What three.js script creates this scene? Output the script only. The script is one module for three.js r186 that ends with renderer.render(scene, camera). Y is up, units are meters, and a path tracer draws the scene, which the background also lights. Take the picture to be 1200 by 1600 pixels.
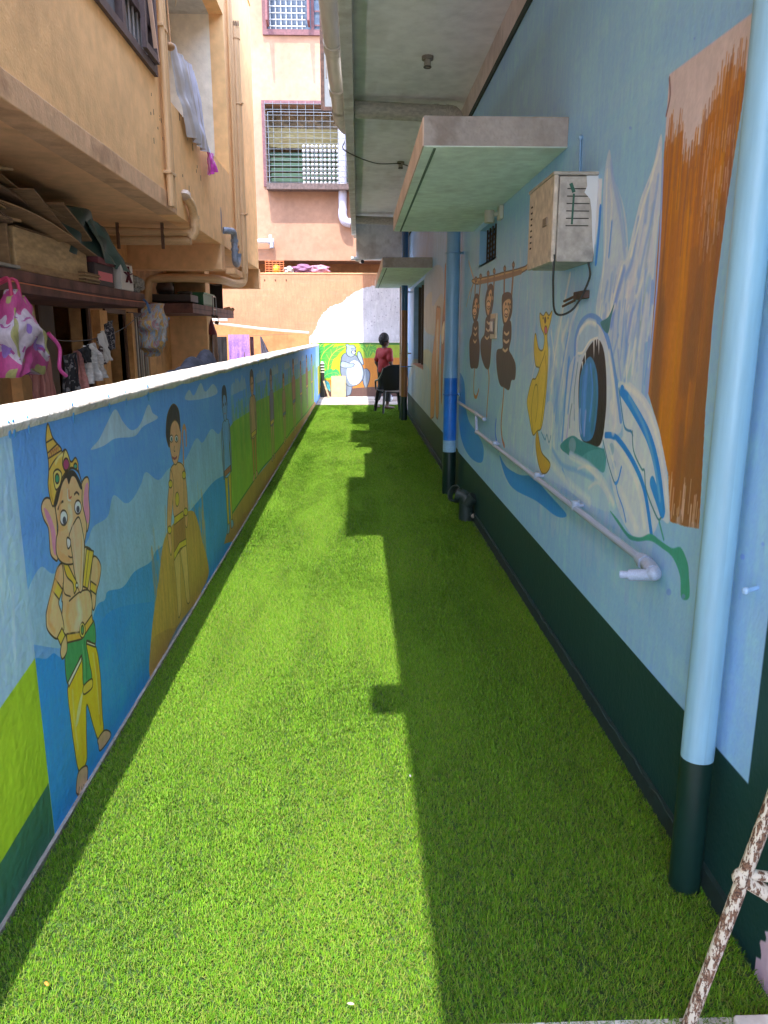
import * as THREE from 'three';
import { MarchingCubes } from 'three/addons/objects/MarchingCubes.js';
import { RoundedBoxGeometry } from 'three/addons/geometries/RoundedBoxGeometry.js';
import { mergeGeometries, mergeVertices } from 'three/addons/utils/BufferGeometryUtils.js';

// ---------------------------------------------------------------- camera, sky, sun, exposure
const DEG = Math.PI / 180, EYE = 1.55, FOCAL = 1195;
const scene = new THREE.Scene();
const camera = new THREE.PerspectiveCamera(2 * Math.atan(800 / FOCAL) / DEG, 0.75, 0.05, 20000);
camera.position.set(0, EYE, 0);
camera.rotation.order = 'YXZ';
camera.rotation.set(-13.05 * DEG, -1.914 * DEG, 0);
const renderer = new THREE.WebGLRenderer({ antialias: true });
renderer.setSize(768, 1024);
renderer.toneMapping = THREE.LinearToneMapping;
renderer.toneMappingExposure = 5.7;
renderer.shadowMap.enabled = true;
const SUN = new THREE.Vector3(-0.083, 1, 0.4).normalize();
{   // hazy tropical midday sky: pale blue overhead, whiter towards the horizon and round the sun
  const W = 256, H = 128, d = new Float32Array(W * H * 4), K = 1.3;
  for (let j = 0; j < H; j++) for (let i = 0; i < W; i++) {
    const el = ((j + 0.5) / H - 0.5) * Math.PI, az = ((i + 0.5) / W - 0.5) * 2 * Math.PI, y = Math.sin(el), x = Math.cos(az) * Math.cos(el), z = Math.sin(az) * Math.cos(el);
    const h = Math.pow(1 - Math.max(0, y), 2.5), c = Math.max(0, x * SUN.x + y * SUN.y + z * SUN.z), a = 0.9 * Math.pow(c, 24) + 0.35 * Math.pow(c, 5);
    const col = y < 0 ? [0.3, 0.28, 0.25] : [0.4 + 0.4 * h + a, 0.6 + 0.28 * h + a * 0.98, 1.08 - 0.12 * h + a * 0.96];
    for (let q = 0; q < 3; q++) d[4 * (j * W + i) + q] = col[q] * K; d[4 * (j * W + i) + 3] = 1;
  }
  const t = new THREE.DataTexture(d, W, H, THREE.RGBAFormat, THREE.FloatType); t.mapping = THREE.EquirectangularReflectionMapping; t.magFilter = t.minFilter = THREE.LinearFilter; t.needsUpdate = true;
  scene.background = t; scene.environment = t;
}
const sun = new THREE.DirectionalLight(new THREE.Color(1, 0.97, 0.93), 2.0);
sun.name = 'sun'; sun.position.copy(SUN).multiplyScalar(40).add(new THREE.Vector3(0, 0, -9));
sun.target.position.set(0, 0, -9); scene.add(sun, sun.target);
sun.castShadow = true; sun.shadow.radius = 1;
Object.assign(sun.shadow.camera, { left: -14, right: 14, top: 16, bottom: -16, near: 1, far: 90 });
sun.shadow.mapSize.set(2048, 2048);

// ---------------------------------------------------------------- helpers
function rng(seed) { let a = seed >>> 0; return () => { a = (a + 0x6D2B79F5) >>> 0; let t = a; t = Math.imul(t ^ (t >>> 15), t | 1); t ^= t + Math.imul(t ^ (t >>> 7), t | 61); return ((t ^ (t >>> 14)) >>> 0) / 4294967296; }; }
const R0 = rng(77), rr = (a, b, r = R0) => a + (b - a) * r();
const V = (x, y, z) => new THREE.Vector3(x, y, z);
// measured bearings turned into places on real planes
const vForward = V(0, 0, -1).applyEuler(camera.rotation), vRight = V(1, 0, 0).applyEuler(camera.rotation), vUp = V(0, 1, 0).applyEuler(camera.rotation);
const bearing = (px, py) => vForward.clone().multiplyScalar(FOCAL).addScaledVector(vRight, px - 600).addScaledVector(vUp, 800 - py).normalize();
const atX = (px, py, X) => { const d = bearing(px, py); return d.multiplyScalar(X / d.x).add(V(0, EYE, 0)); };
const atY = (px, py, Y) => { const d = bearing(px, py); return d.multiplyScalar((Y - EYE) / d.y).add(V(0, EYE, 0)); };
const atZ = (px, py, Z) => { const d = bearing(px, py); return d.multiplyScalar(Z / d.z).add(V(0, EYE, 0)); };

const used = new Map();
const numbered = (n) => { const k = used.get(n) || 0; used.set(n, k + 1); return k ? n + '_' + String(k).padStart(3, '0') : n; };
function tag(o, label, category, group, kind) { o.userData.label = label; o.userData.category = category; if (group) o.userData.group = group; if (kind) o.userData.kind = kind; return o; }
function thing(name, label, category, pos = [0, 0, 0], turn = 0, group) {
  const o = new THREE.Group(); o.name = numbered(name); o.position.set(...pos); o.rotation.y = turn; scene.add(o);
  return tag(o, label, category, group);
}
function part(name, geo, mat, parent, label) {
  const g = Array.isArray(geo) ? merge(geo) : geo;
  const m = new THREE.Mesh(g, mat); m.name = name; m.castShadow = m.receiveShadow = true; parent.add(m);
  if (label) m.userData.label = label;
  return m;
}
function solo(name, geo, mat, label, category, group) { return tag(part(numbered(name), geo, mat, scene), label, category, group); }
function structure(name, geo, mat, label, category) { const m = solo(name, geo, mat, label, category); m.userData.kind = 'structure'; return m; }
function merge(list) {
  const a = list.map((g) => { g = g.index ? g.toNonIndexed() : g; for (const k of Object.keys(g.attributes)) if (!['position', 'normal', 'uv'].includes(k)) g.deleteAttribute(k); if (!g.attributes.uv) uvBox(g); if (!g.attributes.normal) g.computeVertexNormals(); return g; });
  return mergeGeometries(a);
}
function uvBox(g, s = 1) {       // uv in metres, by the way each face points
  if (g.index) { const n = g.toNonIndexed(); g.copy(n); g.index = null; }
  if (!g.attributes.normal) g.computeVertexNormals();
  const p = g.attributes.position, n = g.attributes.normal, uv = new Float32Array(p.count * 2);
  for (let i = 0; i < p.count; i += 3) {
    let nx = 0, ny = 0, nz = 0;
    for (let k = i; k < i + 3 && k < p.count; k++) { nx += Math.abs(n.getX(k)); ny += Math.abs(n.getY(k)); nz += Math.abs(n.getZ(k)); }
    for (let k = i; k < i + 3 && k < p.count; k++) {
      const [x, y, z] = [p.getX(k), p.getY(k), p.getZ(k)];
      const q = nx >= ny && nx >= nz ? [z, y] : ny >= nz ? [x, z] : [x, y];
      uv[2 * k] = q[0] * s; uv[2 * k + 1] = q[1] * s;
    }
  }
  g.setAttribute('uv', new THREE.BufferAttribute(uv, 2)); return g;
}
const boxB = (x0, x1, y0, y1, z0, z1) => { const g = new THREE.BoxGeometry(Math.abs(x1 - x0), Math.abs(y1 - y0), Math.abs(z1 - z0)); g.translate((x0 + x1) / 2, (y0 + y1) / 2, (z0 + z1) / 2); return uvBox(g); };
const boxR = (x0, x1, y0, y1, z0, z1, r = 0.01) => { const g = new RoundedBoxGeometry(Math.abs(x1 - x0), Math.abs(y1 - y0), Math.abs(z1 - z0), 2, r); g.translate((x0 + x1) / 2, (y0 + y1) / 2, (z0 + z1) / 2); return uvBox(g); };
const tube = (pts, r, seg = 0, rad = 10, closed = false) => new THREE.TubeGeometry(new THREE.CatmullRomCurve3(pts.map((p) => (p.isVector3 ? p : V(...p))), closed, 'catmullrom', 0.5), seg || pts.length * 6, r, rad, closed);
function rod(a, b, r, rad = 12, r2 = r) {     // straight bar between two points
  a = a.isVector3 ? a : V(...a); b = b.isVector3 ? b : V(...b);
  const d = b.clone().sub(a), g = new THREE.CylinderGeometry(r2, r, d.length(), rad);
  g.applyQuaternion(new THREE.Quaternion().setFromUnitVectors(V(0, 1, 0), d.clone().normalize())); g.translate((a.x + b.x) / 2, (a.y + b.y) / 2, (a.z + b.z) / 2); return g;
}
function beam(a, b, w, h) {                  // straight square bar
  a = a.isVector3 ? a : V(...a); b = b.isVector3 ? b : V(...b);
  const d = b.clone().sub(a), g = new THREE.BoxGeometry(w, d.length(), h);
  g.applyQuaternion(new THREE.Quaternion().setFromUnitVectors(V(0, 1, 0), d.clone().normalize())); g.translate((a.x + b.x) / 2, (a.y + b.y) / 2, (a.z + b.z) / 2); return uvBox(g);
}
// a wall slab with openings. side 'right' faces -x, 'left' faces +x, 'front' faces +z; a0..a1 run along z (or x for 'front')
function slab(side, at, a0, a1, y0, y1, thick, holes = []) {
  const s = side === 'right' ? -1 : 1, lo = Math.min(s * a0, s * a1), hi = Math.max(s * a0, s * a1);
  const sh = new THREE.Shape([[lo, y0], [hi, y0], [hi, y1], [lo, y1]].map((p) => new THREE.Vector2(...p)));
  for (const [b0, b1, c0, c1] of holes) { const l = Math.min(s * b0, s * b1), h = Math.max(s * b0, s * b1); sh.holes.push(new THREE.Path([[l, c0], [l, c1], [h, c1], [h, c0]].map((p) => new THREE.Vector2(...p)))); }
  const g = new THREE.ExtrudeGeometry(sh, { depth: thick, bevelEnabled: false, curveSegments: 1 });
  const p = g.attributes.position, n = g.attributes.normal;
  for (let i = 0; i < p.count; i++) {
    const [x, y, t] = [p.getX(i), p.getY(i), p.getZ(i)], [nx, ny, nt] = [n.getX(i), n.getY(i), n.getZ(i)];
    if (side === 'right') { p.setXYZ(i, at + t, y, -x); n.setXYZ(i, nt, ny, -nx); }
    else if (side === 'left') { p.setXYZ(i, at - t, y, x); n.setXYZ(i, -nt, ny, nx); }
    else { p.setXYZ(i, x, y, at - thick + t); n.setXYZ(i, nx, ny, nt); }
  }
  return uvBox(g);
}
function uvRect(g, axis, a0, a1, y0, y1) {    // uv 0..1 over a wall rectangle
  const p = g.attributes.position, uv = g.attributes.uv;
  for (let i = 0; i < p.count; i++) uv.setXY(i, ((axis === 'z' ? p.getZ(i) : p.getX(i)) - a0) / (a1 - a0), (p.getY(i) - y0) / (y1 - y0));
  return g;
}
// ---------------------------------------------------------------- noise and textures
function lattice(seed, n) { const r = rng(seed), a = new Float32Array(n * n); for (let i = 0; i < a.length; i++) a[i] = r(); return a; }
const LAT = new Map();
function pnoise(x, y, n, seed) {              // periodic value noise, period n cells
  const key = n + '_' + seed; let L = LAT.get(key); if (!L) LAT.set(key, L = lattice(seed * 131 + n, n));
  const xi = Math.floor(x), yi = Math.floor(y); let fx = x - xi, fy = y - yi; fx = fx * fx * (3 - 2 * fx); fy = fy * fy * (3 - 2 * fy);
  const w = (i) => ((i % n) + n) % n, a = L[w(yi) * n + w(xi)], b = L[w(yi) * n + w(xi + 1)], c = L[w(yi + 1) * n + w(xi)], d = L[w(yi + 1) * n + w(xi + 1)];
  return a + (b - a) * fx + (c - a) * fy + (a - b - c + d) * fx * fy;
}
function fbm(u, v, n, seed, oct = 4, gain = 0.5) { let s = 0, a = 1, t = 0, k = n; for (let i = 0; i < oct; i++) { s += a * pnoise(u * k, v * k, k, seed + i); t += a; a *= gain; k *= 2; } return s / t; }
function dataTex(w, h, fn, srgb, rep) {
  const d = new Uint8Array(w * h * 4);
  for (let j = 0; j < h; j++) for (let i = 0; i < w; i++) { const c = fn((i + 0.5) / w, (j + 0.5) / h), k = 4 * (j * w + i); if (typeof c === 'number') d[k] = d[k + 1] = d[k + 2] = Math.max(0, Math.min(255, c * 255)); else for (let q = 0; q < 3; q++) d[k + q] = Math.max(0, Math.min(255, c[q])); d[k + 3] = 255; }
  const t = new THREE.DataTexture(d, w, h); t.wrapS = t.wrapT = THREE.RepeatWrapping; t.magFilter = THREE.LinearFilter; t.minFilter = THREE.LinearMipmapLinearFilter; t.generateMipmaps = true;
  if (srgb) t.colorSpace = THREE.SRGBColorSpace; if (rep) t.repeat.set(rep, rep); t.needsUpdate = true; return t;
}
const hex = (h) => { const n = parseInt(h.slice(1), 16); return [n >> 16, (n >> 8) & 255, n & 255]; };
const mix3 = (a, b, t) => [a[0] + (b[0] - a[0]) * t, a[1] + (b[1] - a[1]) * t, a[2] + (b[2] - a[2]) * t];
const sstep = (a, b, x) => { const t = Math.max(0, Math.min(1, (x - a) / (b - a))); return t * t * (3 - 2 * t); };
const plasterBump = dataTex(512, 512, (u, v) => 0.45 * fbm(u, v, 6, 3, 3) + 0.35 * fbm(u, v, 48, 9, 3) + 0.2 * fbm(u, v, 160, 14, 1), false, 0.7);
// painted plaster: base paint times a shared film of blotches, dirt specks and run-down streaks (all with a grain of their own)
const shared = new Map();
const cached = (k, fn) => { if (!shared.has(k)) shared.set(k, fn()); return shared.get(k); };
const tinted = (c, gain) => { const k = new THREE.Color(c); k.r = Math.min(1, k.r * gain); k.g = Math.min(1, k.g * gain); k.b = Math.min(1, k.b * gain); return k; };
function plaster(base, { amount = 0.25, seed = 1, rep = 0.45, bump = 0.004, rough = 0.85, streak = 0.15 } = {}) {
  const lvl = amount < 0.18 ? 0.08 : amount < 0.3 ? 0.16 : 0.36, st0 = streak > 0.2 ? 0.16 : 0.07, rq = rep < 0.42 ? 0.3 : rep < 0.75 ? 0.5 : 1.1;
  const map = cached(`p${lvl}_${st0}_${rq}`, () => dataTex(512, 512, (u, v) => {
    const n1 = fbm(u, v, 4, 21 + lvl * 100, 5) - 0.5, n2 = fbm(u, v, 40, 31, 3) - 0.5, n3 = pnoise(u * 190, v * 190, 190, 5);
    let c = [238, 238, 238].map((q) => q * (1 + n1 * 0.2 + n2 * 0.12));
    const st = sstep(0.55, 0.8, fbm(u, v * 0.25, 24, 44, 2)) * sstep(0.45, 0.75, fbm(u, v, 5, 47, 3)), bl = sstep(0.55, 0.78, fbm(u, v, 7, 60 + lvl * 50, 5));
    return mix3(c, [132, 116, 102], Math.min(0.85, st * st0 * 1.6 + bl * lvl * 0.8 + (n3 > 0.965 ? lvl : 0)));
  }, true, rq));
  return new THREE.MeshStandardMaterial({ color: tinted(base, 1.14), map, bumpMap: plasterBump, bumpScale: bump, roughness: rough });
}
const flat = (c, roughness = 0.7, metalness = 0) => cached(`f${c}${roughness}${metalness}`, () => new THREE.MeshStandardMaterial({ color: c, roughness, metalness }));
function grained(c, { amt = 0.2, rep = 1, rough = 0.7, metal = 0, n = 16, stretch = 1, bump = 0.0015 } = {}) {
  const a = amt < 0.13 ? 0.1 : amt < 0.28 ? 0.2 : 0.42, nq = n < 14 ? 8 : 22, rq = rep < 1 ? 0.7 : rep < 1.6 ? 1.2 : 3.5, sq = stretch > 1 ? 4 : 1;
  const map = cached(`g${a}_${nq}_${rq}_${sq}`, () => dataTex(256, 256, (u, v) => { const k = 1 + (fbm(u, v * sq, nq, 3, 5, 0.6) - 0.5) * a * 2; return [205 * k, 205 * k, 205 * k]; }, true, rq));
  return new THREE.MeshStandardMaterial({ color: tinted(c, 1.55), map, roughness: rough, metalness: metal, bumpMap: map, bumpScale: bump });
}
// ---------------------------------------------------------------- hand-painted walls
class Painting {            // a canvas laid over a wall rectangle; place(px, py) gives [a, y] on that wall
  constructor(w, h, a0, a1, y0, y1, place) { this.c = document.createElement('canvas'); this.c.width = w; this.c.height = h; this.g = this.c.getContext('2d'); Object.assign(this, { w, h, a0, a1, y0, y1, place }); this.sx = w / Math.abs(a1 - a0); this.sy = h / (y1 - y0); this.g.lineJoin = this.g.lineCap = 'round'; }
  at(a, y) { return [(a - this.a0) / (this.a1 - this.a0) * this.w, (this.y1 - y) / (this.y1 - this.y0) * this.h]; }
  spline(pts, closed, n = 6) {
    const N = pts.length, out = [], P = (i) => (closed ? pts[((i % N) + N) % N] : pts[Math.max(0, Math.min(N - 1, i))]);
    for (let i = 0; i < (closed ? N : N - 1); i++) { const [a, b, c, d] = [P(i - 1), P(i), P(i + 1), P(i + 2)]; for (let k = 0; k < n; k++) { const t = k / n, t2 = t * t, t3 = t2 * t; out.push([0, 1].map((q) => 0.5 * (2 * b[q] + (c[q] - a[q]) * t + (2 * a[q] - 5 * b[q] + 4 * c[q] - d[q]) * t2 + (3 * b[q] - a[q] - 3 * c[q] + d[q]) * t3))); } }
    if (!closed) out.push(pts[N - 1]); return out;
  }
  trace(pts, closed, smooth, metric) { const s = smooth ? this.spline(pts, closed) : pts; this.g.beginPath(); s.forEach((p, i) => { const q = this.at(...(metric ? p : this.place(...p))); i ? this.g.lineTo(...q) : this.g.moveTo(...q); }); if (closed) this.g.closePath(); }
  fill(pts, color, { line, lw = 0.006, smooth = true, metric = false, alpha = 1 } = {}) { this.trace(pts, true, smooth, metric); this.g.globalAlpha = alpha; this.g.fillStyle = color; this.g.fill(); this.g.globalAlpha = 1; if (line) { this.g.strokeStyle = line; this.g.lineWidth = lw * Math.sqrt(this.sx * this.sy); this.g.stroke(); } }
  line(pts, color, lw = 0.006, { smooth = true, metric = false, alpha = 1 } = {}) { this.trace(pts, false, smooth, metric); this.g.globalAlpha = alpha; this.g.strokeStyle = color; this.g.lineWidth = lw * Math.sqrt(this.sx * this.sy); this.g.stroke(); this.g.globalAlpha = 1; }
  soft(pts, color, lw, { metric = false, alpha = 0.9, smooth = true } = {}) { for (let i = 0; i < 6; i++) this.line(pts, color, lw * (1.15 - 0.18 * i), { smooth, metric, alpha: alpha * 0.26 }); }      // stroke of a soft brush
  oval(cx, cy, rx, ry, color, o = {}) { const p = []; for (let i = 0; i < 16; i++) p.push([cx + rx * Math.cos(i * Math.PI / 8), cy + ry * Math.sin(i * Math.PI / 8)]); this.fill(p, color, o); }
  brush(a0, a1, y0, y1, colors, count, { len = [0.1, 0.4], wid = [0.01, 0.03], alpha = [0.1, 0.4], up = true, r = R0 } = {}) {   // many short paint strokes
    for (let i = 0; i < count; i++) { const a = rr(a0, a1, r), y = rr(y0, y1, r), l = rr(...len, r), d = up ? [rr(-0.04, 0.04, r), l] : [l, rr(-0.04, 0.04, r)]; this.line([[a, y], [a + d[0] * 0.5 + rr(-0.01, 0.01, r), y + d[1] * 0.5], [a + d[0], y + d[1]]], colors[Math.floor(r() * colors.length)], rr(...wid, r), { metric: true, alpha: rr(...alpha, r) }); }
  }
  finish(seed = 1, amt = 0.05, lift = 1, sat = 1, gain = [1, 1, 1]) {       // paint film unevenness and specks
    const im = this.g.getImageData(0, 0, this.w, this.h), d = im.data, kx = 1 / this.sx / 2, ky = 1 / this.sy / 2;
    for (let j = 0; j < this.h; j++) for (let i = 0; i < this.w; i++) {
      const u = i * kx, v = j * ky, k = 1 + (fbm(u, v, 8, seed, 3) - 0.5) * amt * 2 + (pnoise(u * 150, v * 150, 150, seed + 3) - 0.5) * amt + (fbm(u * 1.0, v * 0.16, 90, seed + 9, 2) - 0.5) * amt * 1.6 + (sstep(0.62, 0.8, fbm(u, v, 16, seed + 15, 4)) - 0.1) * amt * 0.9, q = 4 * (j * this.w + i);
      const m = (d[q] + d[q + 1] + d[q + 2]) / 3; for (let e = 0; e < 3; e++) d[q + e] = Math.max(4, Math.min(246, 255 * Math.pow(Math.max(0, m + (d[q + e] - m) * sat) / 255, lift) * k * gain[e]));
    }
    this.g.putImageData(im, 0, 0);
    const t = new THREE.CanvasTexture(this.c); t.colorSpace = THREE.SRGBColorSpace; t.anisotropy = 8; t.wrapS = t.wrapT = THREE.ClampToEdgeWrapping; return t;
  }
}
// ---------------------------------------------------------------- ground and turf
const concrete = plaster('#8f8a80', { amount: 0.35, seed: 5, rep: 0.4, bump: 0.006 });
structure('ground', uvBox(new THREE.PlaneGeometry(120, 120).rotateX(-Math.PI / 2).translate(0, -0.05, -20)), concrete, 'plain concrete ground under and around the buildings', 'ground');
const TX0 = -0.965, TX1 = 0.985, TZ0 = -1.44, TZ1 = -17.5;
structure('turf_backing', boxB(TX0, TX1, -0.045, -0.018, TZ1, TZ0), grained('#2c4416', { amt: 0.5, n: 24, rep: 2, rough: 0.95 }), 'dark woven backing under the artificial grass', 'backing');
{
  const r = rng(501), pos = [], nor = [], col = [], idx = [];
  const cols = [[0.092, 0.212, 0.011], [0.066, 0.17, 0.01], [0.122, 0.238, 0.014], [0.036, 0.105, 0.009], [0.16, 0.275, 0.02], [0.074, 0.18, 0.011], [0.148, 0.2, 0.034]];
  for (let b = 0; b < 34; b++) {
    const a = r() * 6.283, q = Math.sqrt(r()) * 0.026, x = Math.cos(a) * q, z = Math.sin(a) * q, dir = r() * 6.283, lean = 0.4 + r() * 1.2, L = 0.014 + r() * 0.012, w = 0.0009 + r() * 0.0005;
    const dx = Math.cos(dir), dz = Math.sin(dir), c = cols[Math.floor(r() * cols.length * 0.999)].map((v) => v * (0.85 + r() * 0.3));
    const base = pos.length / 3; let cx = x, cy = -0.002, cz = z, th = lean * 0.25;
    for (let k = 0; k <= 3; k++) {
      const ww = w * (1 - 0.28 * k * (k === 3 ? 1.1 : 0.5));
      for (const s of [-1, 1]) { pos.push(cx - dz * s * ww, cy, cz + dx * s * ww); const t = th; nor.push(-Math.sin(t) * dx * 0 + dx * -Math.cos(Math.PI / 2 - t), Math.cos(t) * 0.6 + 0.4, dz * -Math.cos(Math.PI / 2 - t)); col.push(...c); }
      cx += dx * Math.sin(th) * L / 3; cz += dz * Math.sin(th) * L / 3; cy += Math.cos(th) * L / 3; th += lean * 0.42;
    }
    for (let k = 0; k < 3; k++) { const o = base + 2 * k; idx.push(o, o + 1, o + 2, o + 1, o + 3, o + 2); }
  }
  const g = new THREE.BufferGeometry(); g.setAttribute('position', new THREE.Float32BufferAttribute(pos, 3)); g.setAttribute('color', new THREE.Float32BufferAttribute(col, 3)); g.setIndex(idx); g.computeVertexNormals();
  const m = new THREE.MeshPhysicalMaterial({ vertexColors: true, roughness: 0.8, specularIntensity: 0.12, side: THREE.DoubleSide });
  const list = [];
  for (let z = TZ0; z > TZ1;) {
    const far = -z, step = far < 5 ? 0.019 : far < 9 ? 0.024 : 0.032;
    for (let x = TX0 + 0.015; x < TX1 - 0.015; x += step) list.push([x + (r() - 0.5) * step, z + (r() - 0.5) * step, far]);
    z -= step;
  }
  const im = new THREE.InstancedMesh(g, m, list.length), q = new THREE.Object3D(), c = new THREE.Color();
  list.forEach(([x, z, far], i) => {
    const n = fbm(x / 8 + 0.5, -z / 24, 24, 71, 3), n2 = fbm(x / 4 + 0.5, -z / 24, 40, 75, 2);
    const s = (far < 5 ? 1 : far < 9 ? 1.12 : 1.35) * (0.8 + 0.4 * n2);
    q.position.set(Math.min(TX1 - 0.02, Math.max(TX0 + 0.02, x)), -0.02, Math.max(TZ1 + 0.02, Math.min(TZ0, z))); q.rotation.set((n - 0.5) * 0.6, r() * 6.283, (n2 - 0.5) * 0.6); q.scale.set(s, s * (0.85 + 0.3 * r()), s); q.updateMatrix(); im.setMatrixAt(i, q.matrix);
    const k = 0.9 + 0.2 * n2 + (r() - 0.5) * 0.16; c.setRGB(k * (0.94 + 0.12 * n), k, k * 0.95); im.setColorAt(i, c);
  });
  im.name = 'artificial_grass'; im.castShadow = im.receiveShadow = true; scene.add(im);
  tag(im, 'bright green artificial grass carpet along the narrow passage', 'grass', null, 'stuff');
}
// threshold at the near end, and slabs at the far end
const paleConcrete = plaster('#c9c2b6', { amount: 0.4, seed: 8, rep: 0.8, bump: 0.006 });
structure('threshold', [boxB(-1.1, 1.3, -0.05, -0.012, -1.455, -1.0)], paleConcrete, 'pale worn cement threshold at the near edge of the grass', 'threshold');
structure('doorstep', boxR(0.86, 1.6, -0.05, 0.012, -1.44, -1.25, 0.006), plaster('#d9d3c8', { amount: 0.35, seed: 12, rep: 1.2 }), 'whitewashed step edge at the foot of the rusty gate', 'step');
{
  const pav = new THREE.Group(); pav.name = 'pavement'; pav.userData = { kind: 'structure', label: 'strip of pale stone slabs at the foot of the end mural', category: 'pavement' }; scene.add(pav);
  part('bed', boxB(-1.0, 3.2, -0.05, -0.006, -19.8, -17.5), flat('#8c8178', 0.9), pav);
  const tm = [plaster('#a3968c', { seed: 41, amount: 0.3 }), plaster('#998a80', { seed: 42, amount: 0.35 }), plaster('#aca096', { seed: 43, amount: 0.25 })];
  const rows = [-17.52, -18.28, -19.03, -19.79];
  for (let j = 0; j < 3; j++) for (let i = 0; i < 6; i++) { const x0 = -0.98 + i * 0.7 + (j % 2) * 0.0; part('slab', boxR(x0 + 0.006, x0 + 0.694, -0.03, 0.004 + rr(0, 0.006), rows[j + 1] + 0.007, rows[j] - 0.007, 0.005), tm[(i + 2 * j) % 3], pav); }
}
// ---------------------------------------------------------------- painted boundary wall on the left
const LX = -0.98, WALL_H = 1.33;
const crop = (ox, oy, k) => (pts) => pts.map(([x, y]) => [ox + x / k, oy + y / k]);
const INK = '#2b1d14';
function standingFigure(P, z, y0, y1, { skin, top, legs, hair, w = 0.3, band = '#c9a23a', prop }) {     // plain painted child seen from the front, in metres on the wall
  const h = y1 - y0, X = (f) => z + f * w, Y = (f) => y0 + f * h, o = { metric: true, line: INK, lw: 0.007 };
  for (const s of [-1, 1]) P.fill([[X(0.04 * s), Y(0.42)], [X(0.3 * s), Y(0.42)], [X(0.27 * s), Y(0.2)], [X(0.24 * s), Y(0.05)], [X(0.1 * s), Y(0.05)], [X(0.07 * s), Y(0.25)]], legs, o);
  for (const s of [-1, 1]) P.fill([[X(0.08 * s), Y(0.055)], [X(0.25 * s), Y(0.055)], [X(0.36 * s), Y(0.01)], [X(0.12 * s), Y(0)]], skin, o);
  for (const s of [-1, 1]) P.fill([[X(0.3 * s), Y(0.73)], [X(0.43 * s), Y(0.7)], [X(0.47 * s), Y(0.55)], [X(0.42 * s), Y(0.4)], [X(0.36 * s), Y(0.41)], [X(0.36 * s), Y(0.55)], [X(0.28 * s), Y(0.64)]], skin, o);
  P.fill([[X(-0.34), Y(0.74)], [X(0), Y(0.77)], [X(0.34), Y(0.74)], [X(0.28), Y(0.58)], [X(0.31), Y(0.4)], [X(-0.31), Y(0.4)], [X(-0.28), Y(0.58)]], top, o);
  P.fill([[X(-0.32), Y(0.44)], [X(0.32), Y(0.44)], [X(0.32), Y(0.4)], [X(-0.32), Y(0.4)]], band, { ...o, smooth: false });
  P.fill([[X(-0.22), Y(0.88)], [X(0), Y(0.96)], [X(0.22), Y(0.88)], [X(0.15), Y(0.79)], [X(0), Y(0.76)], [X(-0.15), Y(0.79)]], skin, o);
  P.fill([[X(-0.25), Y(0.86)], [X(-0.2), Y(0.97)], [X(0), Y(1)], [X(0.2), Y(0.97)], [X(0.25), Y(0.86)], [X(0.15), Y(0.93)], [X(-0.12), Y(0.93)]], hair, o);
  for (const s of [-1, 1]) P.fill([[X(0.06 * s), Y(0.875)], [X(0.11 * s), Y(0.885)], [X(0.14 * s), Y(0.87)], [X(0.1 * s), Y(0.862)]], '#241a16', { metric: true });
  P.line([[X(-0.06), Y(0.815)], [X(0), Y(0.808)], [X(0.06), Y(0.815)]], '#7c2f28', 0.008, { metric: true });
  if (prop) P.line([[X(0.42), Y(0.46)], [X(0.55), Y(0.9)]], prop, 0.02, { metric: true });
}
function cloudPuff(P, z, y, w, h, color) { for (let i = 0; i < 9; i++) { const f = i / 8 - 0.5; P.fill([[z + f * w - 0.1 * w, y], [z + f * w - 0.06 * w, y + h * (0.35 + 0.6 * Math.abs(Math.sin(i * 2.3)))], [z + f * w + 0.06 * w, y + h * (0.3 + 0.5 * Math.abs(Math.cos(i * 1.7)))], [z + f * w + 0.1 * w, y]], color, { metric: true, alpha: 0.75 }); } }
const placeLeft = (px, py) => { const p = atX(px, py, LX); return [p.z, p.y]; };
const Z_A = -1.0, Z_B = -5.2, Z_C = -19.8;
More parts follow.
